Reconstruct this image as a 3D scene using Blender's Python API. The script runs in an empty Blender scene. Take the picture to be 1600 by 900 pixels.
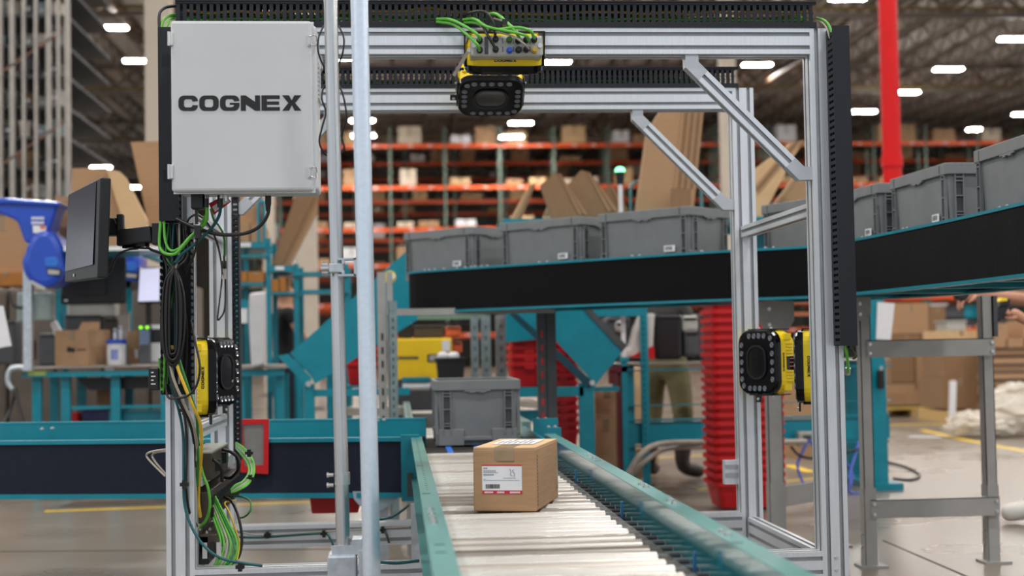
import bpy, math, random
from mathutils import Vector, Matrix
random.seed(7)
SC = bpy.context.scene
COL = SC.collection
# ------------------------------------------------------------ camera, world, exposure
CAMZ = 1.1
YAW, PIT, ROL, FPX = 0.0819, 0.0400, -0.0170, 2222.2
FW = Vector((math.sin(YAW)*math.cos(PIT), math.cos(YAW)*math.cos(PIT), math.sin(PIT)))
_r0 = Vector((math.cos(YAW), -math.sin(YAW), 0)); _u0 = _r0.cross(FW)
RT = _r0*math.cos(ROL) + _u0*math.sin(ROL); UP = RT.cross(FW)
cd = bpy.data.cameras.new('camera'); cam = bpy.data.objects.new('camera', cd); COL.objects.link(cam)
cd.lens = 50; cd.sensor_width = 36; cd.clip_end = 400; cd.clip_start = .05
cam.matrix_world = Matrix(((RT.x, UP.x, -FW.x, 0), (RT.y, UP.y, -FW.y, 0), (RT.z, UP.z, -FW.z, CAMZ), (0, 0, 0, 1)))
cd.dof.use_dof = True; cd.dof.focus_distance = 4.5; cd.dof.aperture_fstop = 2.5
SC.camera = cam
SC.view_settings.view_transform = 'Standard'; SC.view_settings.look = 'None'
SC.view_settings.exposure = 0.26; SC.view_settings.gamma = 1.0
W = bpy.data.worlds.new('world'); SC.world = W; W.use_nodes = True
W.node_tree.nodes['Background'].inputs[0].default_value = (0.86, 0.93, 1.0, 1)
W.node_tree.nodes['Background'].inputs[1].default_value = 0.62
LAMP_W = 330.0        # watts of each high-bay lamp over the work area
LAMP_GLOW = 230.0      # emission of the far high-bay lamps

# ------------------------------------------------------------ helpers
def P(px, py, Y=None, z=None, x=None):
    """world point seen at a photo pixel, on the plane y=Y, z=z or x=x"""
    d = FW*FPX + RT*(px-800) - UP*(py-450)
    t = Y/d.y if Y is not None else ((z-CAMZ)/d.z if z is not None else x/d.x)
    return Vector((d.x*t, d.y*t, CAMZ + d.z*t))
def proj(p):
    q = Vector(p) - Vector((0, 0, CAMZ)); d = q.dot(FW)
    return 800 + FPX*q.dot(RT)/d, 450 - FPX*q.dot(UP)/d
def lin(c):
    return tuple(((v/255)/12.92 if v/255 <= .04045 else ((v/255+.055)/1.055)**2.4) for v in c)
_M = {}
def mat(name, rgb, rough=.5, metal=0.0, var=.08, scale=30, bump=0, coat=0, emit=0, alpha=1, trans=0, stretch=None, bscale=None, spec=.5):
    if name in _M: return _M[name]
    m = bpy.data.materials.new(name); m.use_nodes = True; nt = m.node_tree; b = nt.nodes['Principled BSDF']
    c = lin(rgb); b.inputs['Base Color'].default_value = (*c, 1); b.inputs['Roughness'].default_value = rough
    b.inputs['Metallic'].default_value = metal; b.inputs['Coat Weight'].default_value = coat; b.inputs['Coat Roughness'].default_value = .12
    b.inputs['Specular IOR Level'].default_value = spec
    if alpha < 1: b.inputs['Alpha'].default_value = alpha
    if trans: b.inputs['Transmission Weight'].default_value = trans
    if emit:
        b.inputs['Emission Color'].default_value = (*c, 1); b.inputs['Emission Strength'].default_value = emit
    if var or bump:
        tc = nt.nodes.new('ShaderNodeTexCoord'); mp = nt.nodes.new('ShaderNodeMapping'); nt.links.new(tc.outputs['Object'], mp.inputs[0])
        if stretch: mp.inputs['Scale'].default_value = stretch
        n = nt.nodes.new('ShaderNodeTexNoise'); n.inputs['Scale'].default_value = scale; n.inputs['Detail'].default_value = 5
        nt.links.new(mp.outputs[0], n.inputs['Vector'])
        if var:
            r = nt.nodes.new('ShaderNodeValToRGB'); r.color_ramp.elements[0].position = .3; r.color_ramp.elements[1].position = .7
            r.color_ramp.elements[0].color = (*[v*(1-var) for v in c], 1); r.color_ramp.elements[1].color = (*[min(1, v*(1+var)) for v in c], 1)
            nt.links.new(n.outputs['Fac'], r.inputs[0]); nt.links.new(r.outputs[0], b.inputs['Base Color'])
            mr = nt.nodes.new('ShaderNodeMapRange'); mr.inputs['To Min'].default_value = max(.02, rough*(1-var)); mr.inputs['To Max'].default_value = min(1, rough*(1+var))
            nt.links.new(n.outputs['Fac'], mr.inputs['Value']); nt.links.new(mr.outputs[0], b.inputs['Roughness'])
        if bump:
            n2 = n
            if bscale:
                n2 = nt.nodes.new('ShaderNodeTexNoise'); n2.inputs['Scale'].default_value = bscale; nt.links.new(mp.outputs[0], n2.inputs['Vector'])
            bp = nt.nodes.new('ShaderNodeBump'); bp.inputs['Strength'].default_value = bump; bp.inputs['Distance'].default_value = .01
            nt.links.new(n2.outputs['Fac'], bp.inputs['Height']); nt.links.new(bp.outputs[0], b.inputs['Normal'])
    _M[name] = m; return m

ALU = mat('anodised_aluminium', (222, 226, 232), .38, .55, .05, 8, stretch=(40, 1, 1))
ALUG = mat('aluminium_slot_shaded', (176, 178, 182), .5, .6, .08, 20)  # same metal, greyer: the dark reflection in the grooves is put into the colour
GALV = mat('galvanised_steel', (196, 204, 212), .38, .75, .14, 35)
STEEL = mat('brushed_steel', (206, 207, 208), .26, .95, .1, 60, stretch=(1, 1, .05))
WPIPE = mat('white_zinc_pipe', (222, 234, 248), .32, .65, .04, 80)
ZINC = mat('zinc_bolt', (215, 215, 212), .3, .9, .05, 50)
DUCT = mat('black_duct_plastic', (34, 36, 43), .6, 0, .06, 20, spec=.3)
BLK = mat('black_plastic', (20, 20, 22), .42, 0, .1, 40)
BLKG = mat('gloss_black', (9, 9, 11), .16, 0, .05, 20, spec=.25)
CABLE_K = mat('black_cable', (26, 25, 27), .45, 0, .1, 30)
CABLE_G = mat('green_cable', (96, 178, 62), .42, 0, .1, 30)
CABLE_GD = mat('dark_green_cable', (48, 128, 50), .45, 0, .1, 30)
CABLE_T = mat('teal_cable', (10, 84, 92), .45, 0, .1, 30)
CABLE_Y = mat('yellow_cable', (226, 184, 48), .45, 0, .1, 30)
CABLE_W = mat('grey_cable', (168, 160, 148), .5, 0, .1, 30)
CABLE_B = mat('blue_cable', (70, 92, 190), .5, 0, .1, 30)
YEL = mat('scanner_yellow', (238, 208, 14), .42, 0, .05, 25)
YELD = mat('machine_yellow', (236, 200, 22), .45, 0, .05, 6)
TEAL = mat('teal_paint', (5, 128, 147), .36, 0, .08, 12)
TEALL = mat('teal_paint_sheen', (84, 146, 143), .33, 0, .12, 9, coat=.25)  # teal made paler: the sheen on the rails is painted into the colour
TEALR = mat('glossy_teal_rail', (20, 118, 128), .13, 0, .08, 9, coat=1)
BELTK = mat('black_belt_guard', (13, 13, 15), .7, 0, .15, 60, bump=.1, spec=.12)
NAVY = mat('navy_belt_guard', (29, 35, 50), .65, 0, .12, 40, bump=.15, spec=.2)
RUBBER = mat('dark_belt', (34, 34, 36), .75, 0, .15, 40)
TOTE = mat('grey_tote_plastic', (118, 121, 123), .55, 0, .06, 14, bump=.06, bscale=140)
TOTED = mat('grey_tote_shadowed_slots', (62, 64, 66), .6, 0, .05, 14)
RED = mat('red_plastic', (196, 18, 26), .4, 0, .08, 14)
REDP = mat('red_painted_steel', (206, 14, 16), .4, 0, .06, 6, spec=.25)
CARD = mat('cardboard', (170, 134, 100), .8, 0, .07, 9, bump=.12, stretch=(1, 1, 12))
CARD2 = mat('dark_cardboard', (138, 106, 76), .8, 0, .1, 9, stretch=(12, 1, 1))
CARD3 = mat('light_cardboard', (204, 170, 128), .8, 0, .07, 9)
TAPE = mat('clear_tape', (206, 182, 150), .1, 0, .1, 40, alpha=.35)
PAPER = mat('white_paper', (226, 226, 230), .6, 0, .03, 20)
INK = mat('black_ink', (24, 22, 26), .6, 0, 0)
INKG = mat('grey_ink', (120, 120, 128), .6, 0, 0)
REDINK = mat('red_ink', (188, 40, 58), .6, 0, 0)
CAB = mat('cabinet_grey_enamel', (200, 203, 206), .42, 0, .035, 3, coat=.1)
CONGREY = mat('connector_grey', (178, 178, 172), .4, .3, .08, 30)
GREYS = mat('grey_stand_paint', (156, 154, 151), .5, .1, .06, 14)
GREYD = mat('dark_grey_steel', (74, 76, 80), .55, .2, .1, 14)
GREYB = mat('grey_green_zinc', (128, 144, 146), .45, .4, .16, 28)
ORANGE = mat('orange_rack_paint', (222, 88, 38), .5, 0, .12, 2)
RACKG = mat('green_grey_rack_paint', (96, 110, 98), .6, 0, .1, 3)
BEIGE = mat('beige_column_paint', (188, 176, 162), .7, 0, .06, 2)
ROOF = mat('roof_deck', (230, 226, 224), .8, 0, .12, 1.2)
JOIST = mat('dark_brown_roof_steel', (124, 114, 106), .7, 0, .15, 2)
WALL = mat('dim_back_wall', (120, 110, 100), .85, 0, .1, 1)
WOOD = mat('pallet_wood', (196, 160, 104), .8, 0, .15, 10, stretch=(1, 12, 1))
BLUE = mat('blue_machine_paint', (22, 72, 186), .3, 0, .06, 6, coat=.3)
BLUEP = mat('blue_plastic', (40, 110, 205), .4, 0, .06, 20)
TABLE = mat('grey_table_laminate', (150, 142, 134), .5, 0, .06, 9)
SKIN = mat('skin', (196, 142, 116), .55, 0, .06, 12)
SHIRT = mat('black_cotton', (24, 24, 27), .85, 0, .12, 50, bump=.2)
PANTS = mat('olive_cotton', (112, 104, 72), .85, 0, .12, 40, bump=.2)
JEANS = mat('dark_denim', (44, 50, 66), .85, 0, .12, 60, bump=.2)
BOOT = mat('dark_brown_leather', (46, 34, 28), .5, 0, .2, 40, bump=.3)
SHOEW = mat('white_leather', (218, 214, 208), .5, 0, .05, 20)
HAIR = mat('dark_brown_hair', (44, 32, 24), .6, 0, .2, 80)
PLASTICF = mat('crumpled_clear_film', (226, 218, 206), .25, 0, .12, 20, alpha=.62, bump=.3)
SCREENL = mat('lit_screen', (206, 206, 232), .4, 0, 0, emit=.7)
LAMPM = mat('lamp_diffuser', (255, 252, 244), .5, 0, 0, emit=LAMP_GLOW)
GLOWG = mat('green_beacon', (120, 255, 175), .4, 0, 0, emit=2.2)
LEDGR = mat('green_status_led', (130, 220, 40), .4, 0, 0, emit=1.5)
FYEL = mat('yellow_floor_tape', (226, 186, 40), .5, 0, .12, 12)

SMALL = set('screws ribs rib_pockets skirt cooling_fins connectors printed_marks bolts set_screws ports print small_print white_print barcode holes slots slot scale_marks side_print beam_label name_strip emblem hub bands lettering'.split())   # too small to pick apart
class MB:
    def __init__(s): s.v = []; s.f = []; s.mi = []; s.sm = []
    def add(s, vs, fs, mi=0, sm=False, M=None):
        o = len(s.v)
        s.v += [tuple(M @ Vector(v)) if M else tuple(v) for v in vs]
        for f in fs: s.f.append([i+o for i in f]); s.mi.append(mi); s.sm.append(sm)
        return s
    def hexa(s, p, mi=0, M=None):          # 8 corners: bottom 4 ccw, top 4 ccw
        return s.add(p, [(3, 2, 1, 0), (4, 5, 6, 7), (0, 1, 5, 4), (1, 2, 6, 5), (2, 3, 7, 6), (3, 0, 4, 7)], mi, M=M)
    def box(s, x0, y0, z0, x1, y1, z1, mi=0, M=None):
        x0, x1 = sorted((x0, x1)); y0, y1 = sorted((y0, y1)); z0, z1 = sorted((z0, z1))
        return s.hexa([(x0, y0, z0), (x1, y0, z0), (x1, y1, z0), (x0, y1, z0), (x0, y0, z1), (x1, y0, z1), (x1, y1, z1), (x0, y1, z1)], mi, M)
    def bar(s, p0, p1, w, h, up=(0, 0, 1), mi=0):   # box beam, p0->p1 along its centre line
        p0, p1 = Vector(p0), Vector(p1); d = (p1-p0).normalized(); u = Vector(up)
        if abs(d.dot(u)) > .98: u = Vector((0, 1, 0))
        r = d.cross(u).normalized()*w/2; u = r.cross(d).normalized()*h/2
        return s.hexa([p0-r-u, p0+r-u, p1+r-u, p1-r-u, p0-r+u, p0+r+u, p1+r+u, p1-r+u], mi)
    def ring(s, loops, mi=0, sm=False, c0=True, c1=True, M=None, closed=True):
        n = len(loops[0]); vs = [p for l in loops for p in l]; fs = []
        for k in range(len(loops)-1):
            for i in range(n if closed else n-1):
                j = (i+1) % n; fs.append((k*n+i, k*n+j, (k+1)*n+j, (k+1)*n+i))
        s.add(vs, fs, mi, sm, M)
        if c0: s.add(loops[0], [tuple(range(n))[::-1]], mi, False, M)
        if c1: s.add(loops[-1], [tuple(range(n))], mi, False, M)
        return s
    def cyl(s, p0, p1, r, n=12, r2=None, mi=0, M=None, caps=True, sm=True):
        p0, p1 = Vector(p0), Vector(p1); d = (p1-p0).normalized()
        a = d.orthogonal().normalized(); b = d.cross(a); r2 = r if r2 is None else r2
        L = [[p+(a*math.cos(t)+b*math.sin(t))*q for t in [2*math.pi*i/n for i in range(n)]] for p, q in ((p0, r), (p1, r2))]
        return s.ring(L, mi, sm, caps, caps, M)
    def lathe(s, prof, n=16, mi=0, M=None, sm=True):   # prof: (r,z) pairs about z
        L = [[(r*math.cos(2*math.pi*i/n), r*math.sin(2*math.pi*i/n), z) for i in range(n)] for r, z in prof]
        return s.ring(L, mi, sm, True, True, M)
    def tube(s, pts, r, n=6, mi=0, res=5):
        pts = [Vector(p) for p in pts]; Q = []
        if len(pts) > 2 and res > 1:
            E = [2*pts[0]-pts[1]] + pts + [2*pts[-1]-pts[-2]]
            for i in range(1, len(E)-2):
                a, b, c, d = E[i-1:i+3]
                for k in range(res):
                    t = k/res; Q.append(.5*((2*b)+(c-a)*t+(2*a-5*b+4*c-d)*t*t+(3*b-a-3*c+d)*t**3))
            Q.append(pts[-1])
        else: Q = pts
        L = []; u = None
        for i, p in enumerate(Q):
            d = (Q[min(i+1, len(Q)-1)]-Q[max(i-1, 0)]).normalized()
            u = d.orthogonal().normalized() if u is None else (u-d*u.dot(d)).normalized()
            b = d.cross(u); L.append([p+(u*math.cos(2*math.pi*k/n)+b*math.sin(2*math.pi*k/n))*r for k in range(n)])
        return s.ring(L, mi, True)
    def prism(s, poly, off, mi=0, M=None):            # planar 3D polygon extruded by off
        off = Vector(off); a = [Vector(p) for p in poly]; b = [p+off for p in a]; n = len(a)
        return s.add(a+b, [tuple(range(n))[::-1], tuple(range(n, 2*n))]+[(i, (i+1) % n, (i+1) % n+n, i+n) for i in range(n)], mi, M=M)
    def build(s, name, m, parent=None, bevel=0, seg=2, base=None):
        small = parent is not None and name in SMALL
        me = bpy.data.meshes.new(name)
        if parent is None:
            xs, ys, zs = zip(*s.v); o3 = Vector(base) if base else Vector(((min(xs)+max(xs))/2, (min(ys)+max(ys))/2, min(zs)))
        else:
            o3 = Vector((0, 0, 0)); q = parent
            while q: o3 += q.location; q = q.parent
        me.from_pydata([tuple(Vector(v)-o3) for v in s.v], [], s.f)
        for mm in (m if isinstance(m, (list, tuple)) else [m]): me.materials.append(mm)
        me.polygons.foreach_set('material_index', s.mi); me.polygons.foreach_set('use_smooth', s.sm)
        o = bpy.data.objects.new(name, me); COL.objects.link(o)
        if parent is None: o.location = o3
        else: o.parent = parent
        if small: o['kind'] = 'stuff'
        import bmesh
        bm = bmesh.new(); bm.from_mesh(me); bmesh.ops.recalc_face_normals(bm, faces=bm.faces); bm.to_mesh(me); bm.free()
        if bevel:
            bv = o.modifiers.new('bevel', 'BEVEL'); bv.width = bevel; bv.segments = seg; bv.limit_method = 'ANGLE'
        return o
def tag(o, label=None, cat=None, group=None, kind=None):
    if label: o['label'] = label
    if cat: o['category'] = cat
    if group: o['group'] = group
    if kind: o['kind'] = kind
    return o
def thing(name, label, cat, loc=(0, 0, 0), group=None, kind=None):
    o = bpy.data.objects.new(name, None); COL.objects.link(o); o.location = loc; o.empty_display_size = .1
    return tag(o, label, cat, group, kind)
KIDS = {}
def kids(o): return [c for c in bpy.data.objects if c.parent == o]
def snap(o):       # remembers a prototype's tree once, so copies need no search
    return (o, [(c, [(g, []) for g in kids(c)]) for c in kids(o)])
def copy_tree(t, label=None, parent=None):
    c = t[0].copy(); COL.objects.link(c)
    if parent: c.parent = parent
    if label: c['label'] = label
    for k in t[1]: copy_tree(k, None, c)
    return c
def rrect(w, h, r, n=5):
    pts = []
    for cx, cy, a0 in ((w/2-r, h/2-r, 0), (-w/2+r, h/2-r, 90), (-w/2+r, -h/2+r, 180), (w/2-r, -h/2+r, 270)):
        for k in range(n+1):
            a = math.radians(a0+90*k/n); pts.append((cx+r*math.cos(a), cy+r*math.sin(a)))
    return pts
# ---- wide block capitals, drawn as flat raised shapes (unit: height 1, width 1.28)
def letter(ch):
    w, v, h = 1.28, .36, .235
    def strip(o, i, a, b): return [[o[k], o[k+1], i[k+1], i[k]] for k in range(a, b)]
    q = []
    def R(x0, y0, x1, y1): q.append([(x0, y0), (x1, y0), (x1, y1), (x0, y1)])
    if ch in 'COG':
        o = [(x+w/2, y+.5) for x, y in rrect(w, 1, .36)]; i = [(x+w/2, y+.5) for x, y in rrect(w-2*v, 1-2*h, .15)]
        o.append(o[0]); i.append(i[0]); n = len(o)-1
        q += strip(o, i, 0, n if ch == 'O' else n-1)
        if ch == 'G': R(w-v, .36, w, .52); R(w*.5, .40, w-v, .52)
    elif ch == 'N':
        R(0, 0, v*.92, 1); R(w-v*.92, 0, w, 1); q.append([(v*.92, 1), (v*.92, .42), (w-v*.92, 0), (w-v*.92, .58)])
    elif ch == 'E':
        w2 = w*.95; R(0, 0, v, 1); R(v, 0, w2, h); R(v, 1-h, w2, 1); R(v, .39, w2*.96, .6)
    elif ch == 'X':
        q.append([(0, 1), (.46, 1), (w/2+.02, .5+.13), (w/2-.22, .5)]); q.append([(w-.46, 1), (w, 1), (w/2+.22, .5), (w/2-.02, .63)])
        q.append([(0, 0), (w/2-.22, .5), (w/2+.0, .37), (.46, 0)]); q.append([(w, 0), (w-.46, 0), (w/2, .37), (w/2+.22, .5)]); q.append([(w/2-.22, .5), (w/2, .64), (w/2+.22, .5), (w/2, .36)])
    return q, w
def block_text(s, M, height, mb, th=.0012, stretch=1.0):
    """adds the word to mb; M maps local (x right, y up, z out of surface)"""
    x = 0
    for ch in s:
        q, w = letter(ch)
        for quad in q:
            a = [M @ Vector(((x+u*stretch)*height, v*height, 0)) for u, v in quad]
            n = (M.to_3x3() @ Vector((0, 0, 1)))*th
            mb.prism([p+n*.1 for p in a], n)
        x += (w+.09)*stretch
    return (x-.09*stretch)*height
def frame_matrix(o, xa, ya):
    xa, ya = Vector(xa).normalized(), Vector(ya).normalized(); za = xa.cross(ya)
    return Matrix(((xa.x, ya.x, za.x, o[0]), (xa.y, ya.y, za.y, o[1]), (xa.z, ya.z, za.z, o[2]), (0, 0, 0, 1)))
def profile_section(a, b, ga, gb, slot=.013, dep=.011, ch=.002):
    """T-slot outline, a wide (x) by b deep (y), ga/gb slots on the x/y faces"""
    def side(n, L):      # offsets along one side with slot notches: list of (t, depth)
        if n == 0: return []
        out = []
        for k in range(n):
            c = -L/2 + L*(k+.5)/n
            out += [(c-slot/2, 0), (c-slot/2, dep), (c+slot/2, dep), (c+slot/2, 0)]
        return out
    pts = [(-a/2, -b/2)] + [(t, -b/2+d) for t, d in side(ga, a)]
    pts += [(a/2, -b/2)] + [(a/2-d, t) for t, d in side(gb, b)]
    pts += [(a/2, b/2)] + [(-t, b/2-d) for t, d in side(ga, a)]
    pts += [(-a/2, b/2)] + [(-a/2+d, -t) for t, d in side(gb, b)]
    return pts
def extrusion(name, p0, p1, a, b, ga, gb, parent, xdir):
    """aluminium profile between p0 and p1; xdir = world direction of the section's x"""
    p0, p1 = Vector(p0), Vector(p1); d = (p1-p0).normalized(); xd = Vector(xdir); xd = (xd-d*xd.dot(d)).normalized(); yd = d.cross(xd)
    sec = profile_section(a, b, ga, gb); mb = MB()
    L = [[p+xd*u+yd*v for u, v in sec] for p in (p0, p1)]
    n = len(sec)
    for i in range(n):
        j = (i+1) % n
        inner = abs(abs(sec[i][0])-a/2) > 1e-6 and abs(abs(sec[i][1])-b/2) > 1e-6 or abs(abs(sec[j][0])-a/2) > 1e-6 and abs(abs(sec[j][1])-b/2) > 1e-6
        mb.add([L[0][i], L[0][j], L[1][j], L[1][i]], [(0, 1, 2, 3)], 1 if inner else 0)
    # end caps: flat plates
    for p, s in ((p0, -1), (p1, 1)):
        c = [p+xd*u*a/2+yd*v*b/2+d*s*.0005 for u, v in ((-1, -1), (1, -1), (1, 1), (-1, 1))]
        mb.add(c, [(0, 1, 2, 3)])
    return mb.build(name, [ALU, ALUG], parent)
def cable(px, r, m, name, label, group=None, cat='cable', n=6):
    """px: (px, py, Y) points along the cable"""
    mb = MB().tube([P(a, b, Y=c) for a, b, c in px], r, n)
    return tag(mb.build(name, m), label, cat, group)
def slab(name, label, cat, px, Y, th, m, parent=None, dirn=(0, 1, 0), group=None, bevel=0):
    """flat-faced board whose front outline runs through photo pixels on the plane y=Y (or per-corner Y)"""
    pts = [P(p[0], p[1], Y=(p[2] if len(p) > 2 else Y)) for p in px]
    o = MB().prism(pts, Vector(dirn).normalized()*th).build(name, m, parent, bevel)
    return o if parent else tag(o, label, cat, group)
def pxbox(mb, x0, y0, x1, y1, Y, dy, mi=0):
    a = P(x0, y1, Y=Y); b = P(x1, y0, Y=Y)
    return mb.box(a.x, Y, a.z, b.x, Y+dy, b.z, mi)
def base_of(x0, x1, y1, Y, dy=0):
    a = P(x0, y1, Y=Y); b = P(x1, y1, Y=Y); return ((a.x+b.x)/2, Y+dy/2, min(a.z, b.z))
def carton(label, x0, y0, x1, y1, Y, dy, m=CARD, turn=0, name='carton', group=None, labelpatch=None, open_top=False):
    """closed cardboard box at a photo rectangle: body, tape strip, top flaps"""
    b = base_of(x0, x1, y1, Y, dy); w = abs(P(x1, y1, Y=Y).x-P(x0, y1, Y=Y).x); h = P(x0, y0, Y=Y).z-P(x0, y1, Y=Y).z
    t = thing(name, label, 'box', b, group)
    def bx(nm, mm, x0, y0, z0, x1, y1, z1, bev=0):
        mb = MB().box(x0, y0, z0, x1, y1, z1, M=Matrix.Translation(b)); return mb.build(nm, mm, t, bev)
    bx('body', m, -w/2, -dy/2, 0, w/2, dy/2, h-.004, .004)
    bx('flap', m, -w/2+.002, -dy/2+.002, h-.004, w/2-.002, -.002, h); bx('flap', m, -w/2+.002, .002, h-.004, w/2-.002, dy/2-.002, h)
    if w > .12: bx('tape', TAPE, -.025, -dy/2-.0008, h*.72, .025, -dy/2, h-.002)
    if labelpatch:
        u0, v0, u1, v1 = labelpatch
        bx('paper_label', PAPER, -w/2+u0*w, -dy/2-.0012, v0*h, -w/2+u1*w, -dy/2, v1*h)
    t.rotation_euler.z = turn
    return t
def screw(mb, p, n, r=.006, h=.004):
    n = Vector(n).normalized(); p = Vector(p); mb.cyl(p, p+n*h, r, 6); mb.cyl(p+n*h, p+n*h*1.5, r*.5, 6)
# ============================================================ SETTING
fl = mat('polished_concrete', (122, 112, 101), .28, 0, .11, 1.1, bump=.02, bscale=4, spec=.4, stretch=(.8, 1, 1))
floor = tag(MB().box(-70, -4, -.2, 75, 115, 0).build('floor', fl), kind='structure')
def floor_strip(pts, w, m=FYEL, name='floor_tape'):
    mb = MB()
    for a, b in zip(pts, pts[1:]):
        a, b = Vector((a[0], a[1], 0)), Vector((b[0], b[1], 0)); n = (b-a).normalized().cross(Vector((0, 0, 1)))*w/2
        mb.prism([a-n, b-n, b+n, a+n], (0, 0, .002))
    return mb.build(name, m, floor)
def G(px, py): p = P(px, py, z=0); return (p.x, p.y)
g = G(70, 799); floor_strip([G(70, 799), G(262, 792), G(640, 779)], .07); MB().prism([Vector((*G(*q), 0)) for q in ((90, 793), (118, 783), (640, 768), (640, 777))], (0, 0, .0015)).build('dark_floor_strip', mat('dark_brown_strip', (84, 72, 62), .6, 0, .12, 20), floor)  # yellow tape, and a darker brown strip of floor behind it
floor_strip([G(1090, 765), G(1300, 745)], .07); floor_strip([G(1000, 716), G(1240, 705)], .06); floor_strip([G(1232, 727), G(1268, 738)], .10)
floor_strip([G(1380, 664), G(1620, 660)], .09); floor_strip([G(1440, 672), G(1520, 690), G(1640, 712)], .09); floor_strip([G(1420, 682), G(1470, 683)], .14, PAPER, 'floor_label')
floor_strip([G(1380, 845), G(1520, 905)], .012, mat('joint_filler', (66, 58, 52), .9, 0, 0, spec=.05), 'floor_joint'); floor_strip([G(0, 862), G(560, 858)], .010, mat('joint_filler', (66, 58, 52)), 'floor_joint')
tag(MB().box(-70, 115, 0, 75, 115.3, 13.5).build('wall_back', WALL), kind='structure')
# roof: deck, joists running away from the camera, girders across
ceil = tag(MB().box(-70, -12, 13.5, 75, 115, 13.65).build('ceiling', ROOF), kind='structure')
def truss_mesh(p0, p1, depth, pitch, chord, web, name, m, parent):
    p0, p1 = Vector(p0), Vector(p1); L = (p1-p0).length; d = (p1-p0)/L; n = int(L/pitch); mb = MB()
    mb.bar(p0, p1, chord, chord*.7); mb.bar(p0-Vector((0, 0, depth)), p1-Vector((0, 0, depth)), chord, chord*.7)
    for k in range(n):
        a, b = p0+d*L*k/n, p0+d*L*(k+.5)/n-Vector((0, 0, depth)); c = p0+d*L*(k+1)/n
        mb.bar(a, b, web, web); mb.bar(b, c, web, web)
    return mb.build(name, m, parent)
xs = [-40+1.6*i for i in range(62)]
j0 = truss_mesh((xs[0], 35, 13.45), (xs[0], 114, 13.45), .75, 1.7, .15, .055, 'roof_joist', JOIST, ceil); j0['kind'] = 'structure'
for x in xs[1:]:
    c = j0.copy(); COL.objects.link(c); c.parent = ceil; c.location.x += x-xs[0]
for y in (47.2, 61.8, 76.5, 91, 106):
    t = truss_mesh((-45, y, 13.3), (60, y, 13.3), 1.12, 2.6, .26, .13, 'roof_girder', JOIST, ceil)
    MB().bar((-45, y-.5, 12.3), (60, y-.5, 12.3), .1, .1).build('sprinkler_pipe', mat('dull_yellow_pipe', (120, 100, 50), .6), ceil)
for sx, a, b in ((0, (165, -2), (228, 72)), (1, (1268, 88), (1180, 140))):
    A, B = P(*a, Y=44), P(*b, Y=60)
    MB().cyl(A, B, .13, 8).build('sprinkler_pipe', mat('rusty_pipe', (120, 92, 72), .6), ceil)
# building columns
def column(label, x0, x1, Y, top, m=BEIGE, base=True):
    a, b = P(x0, 500, Y=Y), P(x1, 500, Y=Y); w = b.x-a.x; cx = (a.x+b.x)/2
    t = thing('building_column', label, 'column', (cx, Y, 0))
    MB().box(cx-w/2, Y-w/2, .03, cx+w/2, Y+w/2, top).build('shaft', m, t, .02)
    MB().box(cx-w*.8, Y-w*.8, 0, cx+w*.8, Y+w*.8, .03).build('base_plate', GREYD, t)
    return t
column('square beige building column rising to the roof behind the black vertical duct', 232, 272, 21, 13.5)
column('broad beige building column behind the grey conduit post, in front of the racking', 462, 497, 26, 13.5)
column('slim beige building column seen between the cabinet underside and the teal hoops', 413, 431, 34, 13.5)
column('pale beige building column directly behind the rear right aluminium post', 1133, 1156, 36, 13.5)
zr0 = P(1391, 384, Y=14.5).z
t = thing('red_pipe', 'bright red round riser pipe hanging from the roof behind the curved conveyor totes', 'pipe', (P(1391, 260, Y=14.5).x+.02, 14.5, zr0))
q = t.location; MB().cyl((q.x, q.y, zr0), (q.x, q.y, 13.49), .098, 24).build('pipe', REDP, t); MB().cyl((q.x, q.y, zr0-.06), (q.x, q.y, zr0), .12, 24).build('end_cap', REDP, t)
MB().cyl((q.x, q.y, 2.9), (q.x, q.y, 3.02), .112, 24).build('coupling', REDP, t)

# ============================================================ LAMPS
def lamp(x, y, z, L, label, power=0, group=None):
    t = thing('ceiling_lamp', label, 'lamp', (x, y, z), group)
    MB().box(x-L/2, y-.17, z+.03, x+L/2, y+.17, z+.10).build('housing', mat('lamp_housing', (200, 200, 200), .5), t)
    if power:
        MB().box(x-L/2+.02, y-.15, z+.012, x+L/2-.02, y+.15, z+.03).build('diffuser', PAPER, t)
        ld = bpy.data.lights.new('lamp_light', 'AREA'); ld.shape = 'RECTANGLE'; ld.size = L; ld.size_y = .35; ld.energy = power; ld.color = (1, .97, .92)
        lo = bpy.data.objects.new('lamp_light', ld); COL.objects.link(lo); lo.parent = t; lo.location = (0, 0, 0)
    else:
        MB().box(x-L/2+.02, y-.15, z, x+L/2-.02, y+.15, z+.03).build('diffuser', LAMPM, t)
    for s in (-1, 1): MB().cyl((x+s*L*.35, y, z+.1), (x+s*L*.35, y, 13.5), .008, 5).build('hanger', JOIST, t)
LZ = 11.75
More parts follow.
